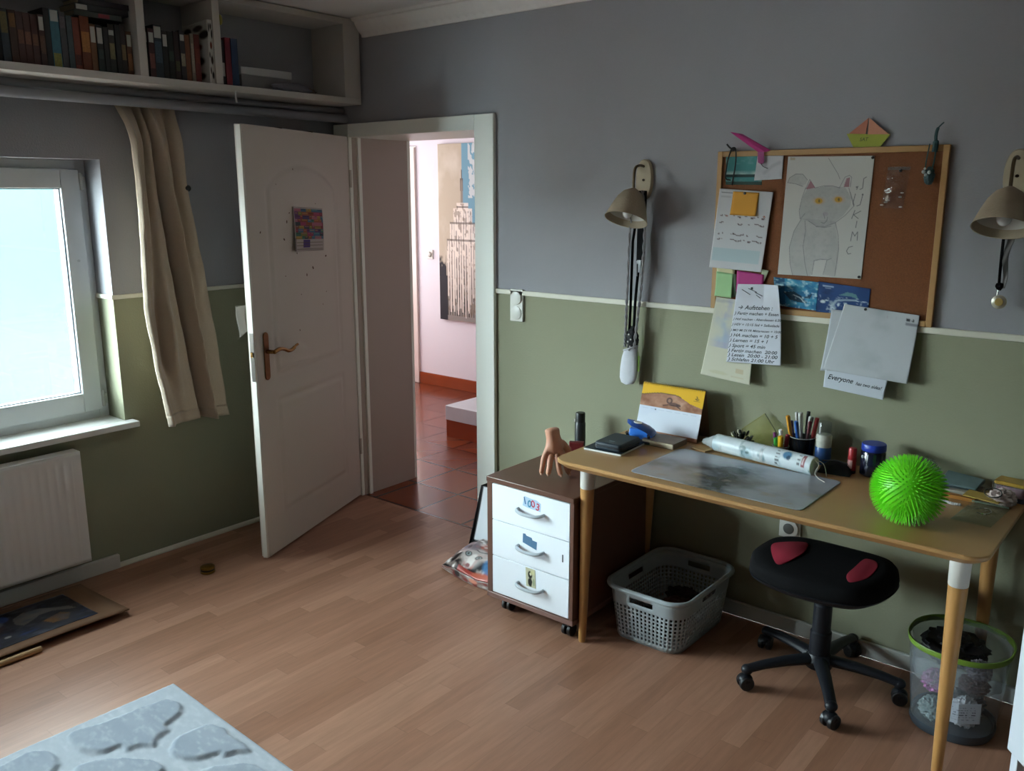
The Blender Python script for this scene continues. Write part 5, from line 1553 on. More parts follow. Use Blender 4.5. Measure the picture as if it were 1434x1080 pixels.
# ------------------------------------------------------------------ white cabinet at the right edge
wc = thing('white_cabinet', 'white panelled cabinet on short legs at the right edge', 'cabinet', (3.497, -0.598, 0), math.radians(-50.3))
wcm = M('lacquer_white', '#ccd2da', .35)
b = MB(); b.box(0, 0.0, .182, .55, .02, .78); b.build('side_panel', wcm, wc, world=False, bevel=.003)
b = MB(); b.box(0, 0.02, .182, .02, .36, .78); b.box(.53, .02, .182, .55, .36, .78); b.box(0, .34, .182, .55, .36, .78); b.box(0, .02, .182, .55, .34, .20); b.build('carcass', wcm, wc, world=False)
b = MB(); b.box(-.006, -.006, .78, .556, .366, .80); b.build('top_board', wcm, wc, world=False, bevel=.003)
for x, y in ((.022, .025), (.525, .025), (.022, .335), (.525, .335)):
    b = MB(); b.box(x - .015, y - .015, 0, x + .015, y + .015, .182); b.build('leg', wcm, wc, world=False, bevel=.002)

# ------------------------------------------------------------------ by the radiator
pc = thing('cardboard_sheet', 'brown cardboard sheet lying in front of the radiator', 'cardboard', (.28, -2.0, 0))
def cbz(x, y): return 0.006 + 0.020 * max(0, (x - .08) / .42) ** 1.5 + 0.004 * math.sin(y * 6)
b = MB(); b.grid(lambda u, v: (.065 + .437 * u, -1.588 - .80 * v, cbz(.065 + .437 * u, -1.588 - .8 * v)), 16, 20)
b.build('sheet', M('cardboard', '#6e4e34', .8, noise=(5, .1)), pc, solid=.004)
def pntp(X, Y):
    p = Paint(X, Y, '#1c1e26')
    n = fbm(X * 5, Y * 6, 71); n2 = fbm(X * 11, Y * 12, 73)
    p.mix((n - .52) * 4, '#3a3a44'); p.mix((n2 - .6) * 4, '#5f4038'); p.mix((.38 - n2) * 4, '#2a3f6a')
    p.poly([(.50, .06), (.72, .05), (.93, .10), (.97, .22), (.80, .34), (.60, .36), (.44, .30), (.40, .18)], '#2a2c36', .8)
    p.poly([(.18, .30), (.22, .20), (.34, .14), (.44, .06), (.58, .04), (.52, .10), (.42, .16), (.42, .24), (.50, .30), (.58, .37), (.46, .40), (.28, .38)], '#7b7871', .85)
    p.mix(p.inside([(.55, .14), (.66, .10), (.84, .15), (.80, .24), (.64, .27)]) * np.clip(fbm(X * 8, Y * 16, 75) * 1.6 - .2, 0, 1), '#84602f')
    p.mix((n2 - .5) * 2.5 * (Y < .45), '#4a5566')
    p.ell(.25, .50, .14, .06, '#8a949a', .7); p.ell(.18, .43, .1, .04, '#2f4a8a', .8); p.ell(.35, .62, .2, .06, '#7a6a60', .6); p.ell(.75, .50, .03, .02, '#a8a4a0'); p.ell(.6, .75, .2, .08, '#4a2a2a', .7)
    return p.C
pt = sheet('painting', lambda u, v: (.118 + .322 * u, -1.688 - .62 * v, cbz(.118 + .322 * u, -1.688 - .62 * v) + .0032), pntp, 70, 130, None, .0008, printed_mat('printed_gloss', .4, .4))
tag(pt, 'dark colourful painting lying on the brown cardboard sheet', 'painting')
b = MB(); b.tube([(.523, -1.945, .0115), (.519, -2.45, .0115)], .0115, 14)
tag(b.build('wooden_stick', M('pale_wood', '#a8865c', .6, noise=(40, .1)), bevel=.001), 'pale wooden stick lying along the edge of the cardboard', 'stick')
gd = thing('door_stop', 'small round brass door stop on the floor near the open door', 'door stop', (.375, -1.155, 0))
b = MB(); b.lathe([(.030, 0), (.033, .003), (.033, .010), (.030, .012)], (.375, -1.155, 0), 28); b.build('base', M('brass_dull', '#8a6a34', .3, 1.0), gd)
b = MB(); b.lathe([(.030, .012), (.030, .020)], (.375, -1.155, 0), 28); b.build('rubber_ring', M('rubber_dark', '#241a14', .6), gd)
b = MB(); b.lathe([(.031, .020), (.033, .022), (.032, .030), (.024, .034), (0, .035)], (.375, -1.155, 0), 28); b.build('cap', M('brass_dull', '#8a6a34', .3, 1.0), gd)

# ------------------------------------------------------------------ cork board and everything pinned to it
cbd = thing('cork_board', 'wood framed cork pinboard above the desk', 'pinboard', (2.645, -0.01, 1.25))
wf = M('frame_wood', '#a8814f', .5, noise=(20, .08))
def cork_material():
    m = M('cork', '#6e4020', .9, noise=(260, .32), bump=(300, .5))
    return m
CBX0, CBX1, CBZ0, CBZ1 = 2.242, 3.050, 1.252, 1.843
b = MB(); b.box(CBX0 + .01, -.010, CBZ0 + .01, CBX1 - .01, -.002, CBZ1 - .01); b.build('cork_panel', cork_material(), cbd)
FW = .020
for x0, z0, x1, z1 in ((CBX0, CBZ0, CBX0 + FW, CBZ1), (CBX1 - FW, CBZ0, CBX1, CBZ1), (CBX0 + FW, CBZ0, CBX1 - FW, CBZ0 + FW), (CBX0 + FW, CBZ1 - FW, CBX1 - FW, CBZ1)):
    b = MB(); b.box(x0, -.018, z0, x1, -.001, z1); b.build('frame_bar', wf, cbd, bevel=.002)
ink = M('ink_black', '#24242c', .6); pencil_i = M('ink_grey', '#5a5a62', .6); pinm = M('pin_black', '#101012', .3)

def pinned(name, label, cat, q, y0, paint, nu, nv, box=(0, 0, 1, 1), curl=None, group=None, lines=None, inkm=None, asp=None, thick=.0006):
    pos = onwall(q, y0, curl)
    o = sheet(name, pos, paint, nu, nv, None, thick, box=box)
    tag(o, label, cat, group)
    if lines:
        W_ = math.hypot(q[1][0] - q[0][0], q[1][1] - q[0][1]); H_ = math.hypot(q[3][0] - q[0][0], q[3][1] - q[0][1])
        def place(x, y):          # x right, y up in metres from the top left corner of the sheet
            u, v = x / W_, -y / H_
            p = Vector(pos(u, v)); return (p.x, p.y - .0009, p.z)
        writing('handwriting', lines, inkm or ink, o, place)
    return o
def pin(x, z, y0, label):
    b = MB(); k = y0 / 3.1326; x += (CAM[0] - x) * k; z += (CAM[2] - z) * k
    b.tube([(x, -y0, z), (x, -y0 - .002, z), (x, -y0 - .0055, z)], [.0052, .0048, .0036], 12)
    tag(b.build('push_pin', pinm), label, 'push pin', 'black push pins on the cork board')

# cat drawing (drawn in its own sheet coordinates)
CQ = [(137, 62), (828, 47), (715, 1030), (55, 985)]
def catp(X, Y):
    p = Paint(X, Y, '#c0bfba')
    n = fbm(X * .012, Y * .012, 3); n2 = fbm(X * .045, Y * .045, 5)
    body = [(250, 540), (190, 640), (155, 770), (160, 900), (185, 1010), (320, 1010), (345, 940), (355, 880), (455, 870), (430, 990), (520, 1010), (540, 900), (548, 760), (530, 640), (525, 560)]
    head = [(300, 300), (262, 370), (235, 470), (240, 540), (290, 555), (340, 580), (380, 600), (450, 602), (520, 570), (590, 510), (640, 440), (650, 380), (600, 290), (545, 290), (470, 283), (390, 298)]
    tail = [(135, 262), (150, 225), (200, 195), (260, 195), (300, 240), (285, 270), (250, 290), (200, 270)]
    for s, a in ((body, .34), (head, .42), (tail, .28)):
        p.mix(a * p.inside(s) * (.6 + .8 * n), '#8b8b8d'); p.mix(.5 * p.inside(s) * np.clip(n2 - .5, 0, 1), '#77777a')
    g = '#6b6b70'
    for l in ([(135, 262), (150, 225), (200, 195), (260, 195), (300, 240)], [(135, 262), (200, 270), (262, 290)], [(285, 300), (255, 380), (232, 480), (240, 545), (265, 520), (280, 500)], [(365, 300), (430, 285), (500, 283), (555, 298)],
              [(285, 310), (318, 235), (362, 300)], [(555, 300), (600, 215), (635, 200), (652, 215), (640, 290)], [(630, 300), (650, 380), (668, 440), (600, 515), (520, 575), (440, 605), (370, 600), (310, 560)],
              [(250, 545), (190, 640), (152, 770), (158, 900), (180, 1000)], [(280, 560), (285, 640), (265, 760), (280, 900), (300, 1000)], [(525, 575), (545, 680), (548, 780), (530, 900), (515, 1000)], [(350, 880), (400, 865), (460, 872), (490, 860)], [(355, 880), (335, 990)], [(455, 875), (425, 990)],
              [(410, 570), (435, 578), (455, 560), (462, 530)], [(440, 540), (430, 500)], [(470, 70), (545, 190), (560, 230)], [(670, 430), (640, 330)], [(370, 605), (440, 612), (490, 600)]):
        p.line(l, 3.4, g, .75)
    p.poly([(288, 312), (325, 243), (362, 300)], '#8c4a5c', .8); p.poly([(590, 290), (612, 225), (640, 215), (630, 290)], '#8c4a5c', .75)
    for cx, cy in ((392, 402), (548, 390)):
        p.ell(cx, cy, 42, 26, '#c79c58', .55, .5); p.ell(cx, cy, 30, 22, '#b58a1c', .9); p.ell(cx + 3, cy, 8, 13, '#4a4420', .8)
    p.ell(445, 505, 22, 16, '#9a8f98', .5)
    # lettering down the right side
    for l in ([(765, 212), (745, 225), (735, 300), (715, 310)], [(700, 285), (690, 310)], [(680, 345), (660, 420), (668, 440)], [(738, 345), (715, 430), (690, 440)], [(675, 475), (650, 540)], [(720, 480), (665, 510), (700, 540)], [(690, 560), (680, 612)], [(640, 720), (655, 645), (672, 680), (695, 645), (690, 715)], [(655, 762), (625, 770), (608, 800), (620, 825), (640, 820)]):
        p.line(l, 4.2, '#55555c', .85)
    p.ell(690, 292, 7, 7, '#55555c', .8); p.ell(735, 350, 7, 7, '#55555c', .8); p.rect(155, 68, 195, 88, '#a08a60', .6)
    return p.C
catq = [(2.510, 1.819), (2.812, 1.814), (2.802, 1.397), (2.499, 1.397)]
pinned('cat_drawing', 'large pencil drawing of a grey cat with yellow eyes on the cork board', 'drawing', catq, .0125, catp, 200, 280, CQ)
pin(2.806, 1.808, .0135, 'black push pin at the top right corner of the cat drawing')
pin(2.794, 1.404, .0135, 'black push pin at the bottom right corner of the cat drawing')

def seap(X, Y):
    p = Paint(X, Y, '#3b7878')
    n = fbm(X * 6, Y * 6, 41)
    p.mix(np.clip(1 - abs(Y - .62) / .12, 0, 1) * n * 1.3, '#b9c9c4'); p.mix((np.abs(Y - .70) < .05) * 1.0, '#152f2c'); p.mix((Y > .78) * (n - .3) * 1.5, '#8aa49c'); p.mix((Y > .88) * .9, '#16302c'); p.mix((Y < .3) * (n - .5) * 2, '#7fa8a4')
    return p.C
pinned('postcard', 'teal seascape postcard in the top left corner of the cork board', 'postcard', [(2.268, 1.826), (2.412, 1.826), (2.416, 1.720), (2.272, 1.722)], .0125, seap, 50, 40)
def wnote(X, Y):
    p = Paint(X, Y, '#bfc0c4'); n = fbm(X * 4, Y * 4, 43)
    p.line([(.35, .7), (.6, .45), (.85, .3)], .10, '#9a9aa2', .5); p.mix((n - .5) * 1.5, '#a8a8b0'); return p.C
pinned('paper_note', 'small white note overlapping the teal postcard', 'note', [(2.393, 1.826), (2.493, 1.823), (2.492, 1.741), (2.385, 1.736)], .0138, wnote, 30, 24)
# black hair band hanging at the corner
b = MB()
b.tube(smooth_path([(2.300, -.024, 1.852), (2.288, -.026, 1.81), (2.280, -.022, 1.76), (2.283, -.021, 1.742), (2.300, -.021, 1.738)], 6), .0025, 6)
b.tube(smooth_path([(2.318, -.026, 1.848), (2.320, -.026, 1.80), (2.312, -.022, 1.75), (2.308, -.022, 1.72)], 6), .0025, 6)
b.tube(smooth_path([(2.283, -.03, 1.868), (2.298, -.03, 1.854), (2.316, -.03, 1.850)], 5), .003, 6)
b.ball((2.309, -.026, 1.851), (.010, .007, .007), 10, 8)
tag(b.build('hair_band', M('black_cord', '#16161a', .6)), 'black elastic hair band hanging over the top left board corner', 'hair band')
# pink paper bird
pk = thing('paper_bird', 'folded bright pink paper figure sticking out above the board', 'paper figure', (2.40, -.03, 1.80))
pkm = M('pink_paper', '#b83a80', .6); 
def flatpoly(pts, t=.0008):
    b = MB(); n = len(pts); nrm = (Vector(pts[1]) - Vector(pts[0])).cross(Vector(pts[2]) - Vector(pts[0])).normalized() * t
    b.add(list(pts) + [tuple(Vector(p) + nrm) for p in pts], [tuple(range(n)), tuple(range(n, 2 * n))[::-1]] + [(i, (i + 1) % n, n + (i + 1) % n, n + i) for i in range(n)])
    return b
flatpoly([(2.330, -.105, 1.906), (2.352, -.095, 1.902), (2.435, -.030, 1.836), (2.405, -.030, 1.838)]).build('wing', pkm, pk, smooth=0)
flatpoly([(2.352, -.095, 1.902), (2.362, -.070, 1.900), (2.452, -.022, 1.842), (2.435, -.030, 1.836)]).build('wing', pkm, pk, smooth=0)
flatpoly([(2.402, -.024, 1.848), (2.428, -.026, 1.838), (2.430, -.024, 1.800), (2.420, -.021, 1.793), (2.405, -.021, 1.800)]).build('body', M('pink_deep', '#8a2468', .6), pk, smooth=0)
b = MB(); b.tube(smooth_path([(2.418, -.022, 1.795), (2.428, -.024, 1.785), (2.446, -.023, 1.778)], 4), .0012, 5); b.build('thread', pinm, pk)
# paper boat
bo = thing('paper_boat', 'folded paper boat with yellow green hull and orange sails on the board frame', 'paper boat', (2.785, -.012, 1.843))
zt = 1.8435
flatpoly([(2.716, -.012, 1.889), (2.860, -.012, 1.881), (2.832, -.012, zt), (2.742, -.012, zt)], .003).build('hull', M('boat_green', '#8f9628', .6), bo, smooth=0)
flatpoly([(2.722, -.011, 1.888), (2.785, -.010, 1.938), (2.779, -.011, 1.884)], .0015).build('sail', M('boat_orange', '#a8644a', .6), bo, smooth=0)
flatpoly([(2.787, -.013, 1.884), (2.788, -.012, 1.937), (2.856, -.012, 1.882)], .0015).build('sail', M('boat_salmon', '#c08468', .6), bo, smooth=0)
b = MB(); t = text_mb('SAT', .016, .2); b.add([(2.762 + p[0], -.0157, 1.863 + p[1]) for p in t.v], t.f); b.build('lettering', M('ink_olive', '#55581c', .6), bo, smooth=0, recalc=False)
# zip bag, charm
zbg = thing('zip_bag', 'small empty clear zip bag pinned to the cork', 'plastic bag', (2.897, -.012, 1.636))
zq = onwall([(2.860, 1.778), (2.932, 1.778), (2.918, 1.638), (2.846, 1.642)], .0125)
b = MB(); b.grid(lambda u, v: (zq(u, v)[0], zq(u, v)[1] - .006 * math.sin(PI * u) * math.sin(PI * v) ** .5 - .002 * mnoise.noise(Vector((u * 4, v * 7, 8))), zq(u, v)[2]), 16, 26)
b.build('film', clear_mat('small_bag_film', (.92, .90, .90), .12, .08, .10, (.55, .45, .42)), zbg, smooth=60)
b = MB(); b.grid(lambda u, v: (zq(u, .02 + .07 * v)[0], zq(u, 0)[1] - .003, zq(u, .02 + .07 * v)[2]), 8, 2); b.build('zip_strip', clear_mat('zip_strip_film', (.8, .78, .78), .15, .2, .3, (.6, .55, .52)), zbg)
b = MB()
for u, v in ((.12, .58), (.86, .62), (.80, .72), (.2, .86), (.05, .93), (.9, .95)):
    p = zq(u, v); b.ball((p[0], p[1] - .005, p[2]), (.006, .002, .0025), 8, 6)
b.build('glint_blobs', M('glint_white', '#c8c0ba', .3), zbg)  # white blobs standing in for glints on the film
pin(2.900, 1.764, .0180, 'black push pin holding the empty clear zip bag')
ch = thing('bead_charm', 'teal tassel charm with white beads hanging at the top right of the board', 'charm', (2.998, -.03, 1.71))
tl = M('teal_thread', '#23484a', .7)
b = MB(); b.tube(smooth_path([(3.026, -.026, 1.911), (3.010, -.026, 1.893), (3.006, -.026, 1.868), (3.008, -.026, 1.845), (3.006, -.026, 1.82)], 6), [.002] * 6 + [.005] * 10 + [.009] * 9, 8)
b.tube(smooth_path([(2.990, -.026, 1.846), (2.984, -.026, 1.79), (2.984, -.026, 1.765)], 5), .002, 6); b.tube(smooth_path([(3.010, -.026, 1.83), (3.008, -.026, 1.79), (3.003, -.026, 1.762)], 5), .0025, 6)
b.build('cord', tl, ch)
b = crumple((2.999, -.030, 1.745), (.016, .010, .028), 31, .3); b.build('tassel', M('teal_dark', '#173a3e', .6), ch)
b = MB()
for x, z, r in ((2.983, 1.758, .0065), (3.000, 1.756, .006), (2.990, 1.748, .005), (2.986, 1.768, .004)): b.ball((x, -.040, z), r, 12, 8)
b.build('beads', M('bead_pearl', '#c8d4d4', .2), ch)

# schedules and notes on the left
def printp(X, Y):
    p = Paint(X, Y, '#c4c5c8')
    p.rect(.05, .035, .26, .05, '#55565c', .8); p.rect(.05, .085, .24, .10, '#9a9aa0', .5)
    p.rect(.03, .74, .93, .90, '#a5bcc2', .75)
    for y in (.33, .42, .56, .63):
        n = vnoise(X * 34, Y * 0 + y * 91, int(y * 100))
        p.mix((np.abs(Y - y - .01 * np.sin(X * 30)) < .007) * (n > .42) * ((X > .33) | (X < .18)) * (X < .92) * (X > .08), '#6a5a5c')
    p.rect(.05, .47, .95, .473, '#a8a8ac', .6); p.ell(.2, .33, .03, .008, '#8a4a3a'); p.ell(.9, .31, .02, .012, '#9a5a3a')
    return p.C
pinned('printed_sheet', 'white printed worksheet with blue box at the left edge of the board', 'sheet of paper', [(2.249, 1.708), (2.462, 1.694), (2.437, 1.401), (2.223, 1.409)], .0200, printp, 60, 90, curl=lambda u, v: .006 * v * v)
def flat(h):
    c = np.array(hexc(h)); return lambda X, Y: np.tile(c, (len(X), 1))
pinned('sticky_note', 'orange sticky note on the printed worksheet', 'sticky note', [(2.304, 1.697), (2.408, 1.692), (2.403, 1.606), (2.300, 1.610)], .0215, flat('#c98f34'), 12, 10, curl=lambda u, v: .010 * v * v)
pin(2.351, 1.690, .0225, 'black push pin holding the orange sticky note')
pinned('sticky_note', 'pale yellow sticky strip above the green note', 'sticky note', [(2.252, 1.412), (2.328, 1.404), (2.328, 1.385), (2.254, 1.390)], .0190, flat('#c8c39a'), 6, 6)
pinned('sticky_note', 'mint green sticky note at the left board edge', 'sticky note', [(2.252, 1.394), (2.322, 1.388), (2.324, 1.296), (2.254, 1.300)], .0205, flat('#9cc490'), 10, 10, curl=lambda u, v: .012 * v * v)
pinned('sticky_note', 'dark green grey note half hidden behind the mint note', 'sticky note', [(2.318, 1.388), (2.334, 1.388), (2.338, 1.302), (2.316, 1.296)], .0195, flat('#5f7058'), 6, 6)
pinned('sticky_note', 'magenta sticky note above the handwritten list', 'sticky note', [(2.337, 1.402), (2.446, 1.392), (2.446, 1.330), (2.340, 1.322)], .0190, flat('#a83a78'), 10, 10, curl=lambda u, v: .006 * v * v)
pinned('paper_note', 'pale corner of paper behind the magenta note', 'note', [(2.436, 1.412), (2.464, 1.408), (2.448, 1.366), (2.436, 1.380)], .0175, flat('#b9c4a8'), 4, 4)
def yelp(X, Y):
    p = Paint(X, Y, '#c6c4b0'); n = fbm(X * 5, Y * 7, 81)
    p.mix(np.exp(-((X - .35) / .22) ** 2) * np.clip((n - .35) * 3, 0, 1) * (Y < .62), '#a3a6bc'); p.mix(np.exp(-((X - .3) / .15) ** 2) * (Y > .25) * (Y < .55) * n * .8, '#9fb6c4')
    p.mix((X > .70) * (X < .86) * (Y > .84) * (Y < .90) * .5, '#b49a70'); p.rect(.62, .93, .86, .955, '#b8a888', .5); p.ell(.35, .93, .2, .02, '#b9b48e', .5); p.ell(.12, .04, .3, .02, '#9a9aa0', .5)
    return p.C
pinned('watercolour_sheet', 'cream watercolour sheet hanging lowest below the left board edge', 'sheet of paper', [(2.257, 1.296), (2.420, 1.285), (2.424, .968), (2.214, .984)], .0190, yelp, 50, 70, curl=lambda u, v: .018 * v * v)
def listp(X, Y):
    p = Paint(X, Y, '#c9cdd6'); n = fbm(X * 4, Y * 5, 83); p.mix((n - .5) * .8, '#a8acba'); p.mix((Y < .3) * (n - .35) * .9, '#cfcdd0')
    return p.C
lq = [(2.348, 1.352), (2.520, 1.360), (2.552, 1.064), (2.328, 1.050)]
def lcurl(u, v):
    return .010 + .020 * v + .045 * max(0, u - .62) * max(0, .42 - v) * 4 + .012 * u * v
hl = pinned('handwritten_list', 'handwritten timetable list with curled top corner below the magenta note', 'sheet of paper', lq, .0200, listp, 44, 60, curl=lcurl,
    lines=[('\u2192 Aufstehen :', .012, -.096, .0225, .25), (') Fertig machen + Essen', .004, -.117, .0165, .25), (') Hof machen - Abendessen 6:30', .002, -.138, .0128, .25), (') HSV = 15:15 Std + Selbstlade', .000, -.159, .0133, .25), (') MO MI DI FR Mittagessen = 10:00', -.001, -.181, .0120, .25),
           (') HA machen = 10 + 5', .000, -.202, .0175, .25), (') Lernen = 15 + 1', .000, -.222, .0180, .25), (') Sport = 45 min', .000, -.243, .0180, .25), (') Fertig machen  20:00', .000, -.262, .0175, .25), (') Lesen  20:00 - 21:00', .002, -.279, .0180, .25), (') Schlafen 21:00 Uhr', .004, -.296, .0178, .25)])
b = MB()
for x0, z0, x1, z1 in ((.020, -.020, .055, -.040), (.045, -.016, .080, -.030), (.072, -.030, .102, -.044), (.078, -.040, .095, -.052)):
    pp = onwall(lq, .0200, lcurl); 
    p0, p1 = Vector(pp(x0 / .172, -z0 / .302)), Vector(pp(x1 / .172, -z1 / .302)); b.tube([p0 + Vector((0, -.001, 0)), p1 + Vector((0, -.001, 0))], .0012, 5)
b.build('pen_strokes', ink, hl)
pin(2.402, 1.338, .0300, 'black push pin at the top of the handwritten list')
# whale postcards
def whp(X, Y):
    p = Paint(X, Y, '#1f6690'); n = fbm(X * 5, Y * 6, 91); n2 = fbm(X * 12, Y * 12, 93)
    p.mix((n - .45) * 3 * (X > .25), '#3f93b4'); p.mix((X < .25) * .7, '#123a58'); p.mix((Y < .3) * (n2 - .45) * 2.5, '#8ab8c4'); p.poly([(.2, .5), (.45, .42), (.62, .55), (.78, .78), (.6, .80), (.35, .72)], '#16222e', .85); p.poly([(.66, .62), (.88, .42), (.84, .62)], '#1a2c3a', .8); p.line([(.45, .55), (.6, .62), (.72, .78)], .02, '#c8d4d8', .7); p.mix((n2 - .62) * 4, '#bcd6dc')
    return p.C
pinned('postcard', 'turquoise whale postcard under the cat drawing', 'postcard', [(2.484, 1.386), (2.655, 1.377), (2.652, 1.274), (2.500, 1.282)], .0128, whp, 60, 40)
def dop(X, Y):
    p = Paint(X, Y, '#1c3f72'); n = fbm(X * 5, Y * 6, 95); n2 = fbm(X * 14, Y * 14, 97)
    p.mix((n - .5) * 2, '#10284e'); p.poly([(.42, .36), (.58, .22), (.74, .26), (.80, .45), (.66, .36)], '#5f8a88', .8); p.line([(.30, .75), (.38, .55), (.55, .50), (.75, .48)], .04, '#b8ccd4', .6); p.line([(.28, .60), (.36, .80), (.30, .95)], .05, '#a8bcc4', .5); p.ell(.12, .62, .05, .05, '#d0dade', .9); p.mix((n2 - .64) * 5 * (Y > .4), '#c8d8e0')
    p.rect(.10, .10, .30, .14, '#a8b8cc', .7); p.rect(.14, .17, .26, .19, '#a8b8cc', .6)
    return p.C
pinned('postcard', 'dark blue dolphin postcard beside the turquoise whale one', 'postcard', [(2.653, 1.380), (2.838, 1.366), (2.834, 1.270), (2.652, 1.266)], .0122, dop, 60, 40)
# big grey sheets on the right
def bigp(X, Y):
    p = Paint(X, Y, '#b7bbbf'); n = fbm(X * 4, Y * 4, 101, 4)
    p.mix((n - .42) * 1.6 * np.exp(-((X - .55) / .35) ** 2), '#9a9ea2'); p.rect(.84, .13, 1.0, .165, '#7a7c84', .9); p.rect(.85, .075, .885, .11, '#202026', .95); p.ell(.93, .095, .015, .018, '#202026'); p.ell(.60, .03 + .06, .008, .01, '#a08a98', .7); p.ell(.72, .09, .008, .01, '#a08a98', .7)
    return p.C
bq = [(2.748, 1.305), (3.010, 1.285), (3.000, 1.051), (2.693, 1.075)]
pinned('large_sheet', 'large blank greyish sheet hanging from the lower right of the board', 'sheet of paper', [(2.752, 1.306), (3.006, 1.287), (2.992, 1.052), (2.700, 1.066)], .0215, bigp, 60, 50, curl=lambda u, v: .020 * v * v)
pinned('backing_sheet', 'second sheet showing at the left behind the large blank sheet', 'sheet of paper', [(2.708, 1.283), (2.760, 1.283), (2.760, 1.065), (2.691, 1.060)], .0195, flat('#b4b8bd'), 10, 20, curl=lambda u, v: .018 * v * v)
def evp(X, Y):
    p = Paint(X, Y, '#c4c9d2'); p.rect(.50, .02, .70, .16, '#3a8ab0', .95); p.rect(.49, .02, .515, .24, '#2a3a6a', .9); return p.C
eq = [(2.708, 1.100), (2.930, 1.086), (2.920, .986), (2.709, 1.003)]
pinned('motto_note', 'white note reading Everyone has two sides, lowest under the large sheet', 'note', eq, .0200, evp, 40, 24, curl=lambda u, v: .012 + .014 * v,
       lines=[('Everyone', .012, -.064, .0245, .35), ('has two sides!', .116, -.066, .0160, .35)])
pin(2.826, 1.293, .0225, 'black push pin at the top of the large blank sheet')
def metalp(X, Y): return Paint(X, Y, '#9aa2a8').C
# ------------------------------------------------------------------ wall lamps
cream = M('lamp_cream', '#b8ac92', .6, noise=(30, .05)); shade_m = M('lamp_shade', '#9f917c', .75, noise=(60, .08), bump=(150, .3)); shade_in = M('shade_inside', '#c8c6c0', .5); bulb_m = M('bulb', '#d8d8d8', .1)
bronze = M('bronze', '#6a5a44', .35, .8)
def lamp(x, label, tilt):
    L = thing('wall_lamp', label, 'wall lamp', (x, 0, 1.744), 0, 'wall lamps beside the board')
    b = MB(); pl = [(x - .0 + .038 * math.copysign(abs(math.cos(a)) ** .8, math.cos(a)), 1.744 + .079 * math.sin(a)) for a in [2 * PI * k / 40 for k in range(40)]]
    n = len(pl)
    b.loft([[(px, -.001, pz) for px, pz in pl], [(px, -.012, pz) for px, pz in pl], [(x + (px - x) * .9, -.018, 1.744 + (pz - 1.744) * .95) for px, pz in pl]]); b.build('wall_plate', cream, L, smooth=40)
    b = MB(); b.ball((x + .002, -.020, 1.742), (.006, .005, .005), 10, 8); b.build('screw', M('screw_dark', '#3a2c1c', .4, .8), L)
    b = MB(); b.tube(smooth_path([(x, -.016, 1.795), (x, -.050, 1.798), (x, -.083, 1.785), (x, -.090, 1.740), (x, -.090, 1.700)], 6), .0055, 10); b.build('arm', bronze, L)
    top = Vector((x, -.090, 1.698)); R = Matrix.Translation(top) @ Matrix.Rotation(-tilt, 4, 'X')
    b = MB(); b.lathe([(.012, .010), (.020, .004), (.040, -.010), (.056, -.034), (.067, -.062), (.076, -.090), (.084, -.116), (.0865, -.122), (.083, -.121), (.075, -.092)], n=40, caps=False); b.xf(R); sh_ = b.build('shade', shade_m, L)
    b = MB(); b.lathe([(.0845, -.1195), (.074, -.090), (.064, -.060), (.053, -.034), (.036, -.014), (0, -.006)], n=40, caps=False); b.xf(R); b.build('shade_lining', shade_in, sh_)
    b = MB(); b.ball((0, 0, -.086), (.022, .022, .028), 18, 12); b.cyl((0, 0, -.066), (0, 0, -.02), .012, None, 14); b.xf(R); b.build('bulb', bulb_m, L)
lamp(1.921, 'beige wall lamp with straps and cords hung on it, left of the board', .42)
lamp(3.247, 'beige wall lamp with a round pendant hung below it, right of the board', .42)
def hp_(u, v, d=.035):      # wall position near the left lamp from its measured offsets
    return None
yy = -.040
strap = thing('black_strap', 'long black strap hanging from the left wall lamp', 'strap', (1.925, yy, 1.0))
bs = M('strap_black', '#0b0b0d', .8, spec=.1)
b = MB(); b.box(1.918, -.050, 1.42, 1.956, -.042, 1.70); b.build('wide_band', bs, strap, bevel=.003)
b = MB(); b.tube([(1.922, -.046, 1.66), (1.898, -.046, 1.50), (1.896, -.046, 1.22), (1.893, -.046, 1.10)], .0055, 8); b.tube([(1.930, -.046, 1.42), (1.918, -.046, 1.25), (1.914, -.046, 1.10)], .006, 8); b.build('narrow_band', bs, strap)
b = MB(); b.box(1.926, -.054, 1.375, 1.944, -.048, 1.425); b.tube([(1.928, -.055, 1.41), (1.928, -.055, 1.36)], .003, 6); b.tube([(1.945, -.055, 1.41), (1.948, -.055, 1.33)], .003, 6); b.build('buckle', M('buckle_clear', '#6a6c70', .35, .3), strap)
b = crumple((1.912, -.050, 1.095), (.026, .022, .055), 33, .35, 26, 22); b.build('dark_fringe', M('fringe_black', '#15161a', .8), strap)
b = MB()
for x, z in ((1.905, 1.09), (1.915, 1.07), (1.91, 1.055), (1.918, 1.10), (1.908, 1.12)): b.ball((x, -.073, z), .0035, 8, 6)
b.build('studs', M('stud_white', '#c8c8c8', .3), strap)
cd = thing('braided_cord', 'grey twisted cord loop hanging from the left wall lamp', 'cord', (1.92, -.05, 1.0))
cm = M('cord_grey', '#8e8d90', .6)
for path in ([(1.905, -.060, 1.70), (1.893, -.062, 1.55), (1.888, -.062, 1.30), (1.886, -.062, 1.15), (1.884, -.062, 1.065)], [(1.945, -.060, 1.70), (1.962, -.062, 1.55), (1.955, -.062, 1.35), (1.942, -.062, 1.20), (1.928, -.062, 1.06)]):
    pth = smooth_path(path, 26)
    b = MB()
    for s in (0, PI):
        b.tube([(p[0] + .0036 * math.cos(i * .55 + s), p[1] + .0036 * math.sin(i * .55 + s), p[2]) for i, p in enumerate(pth)], .0034, 6)
    b.build('twisted_strand', cm, cd)
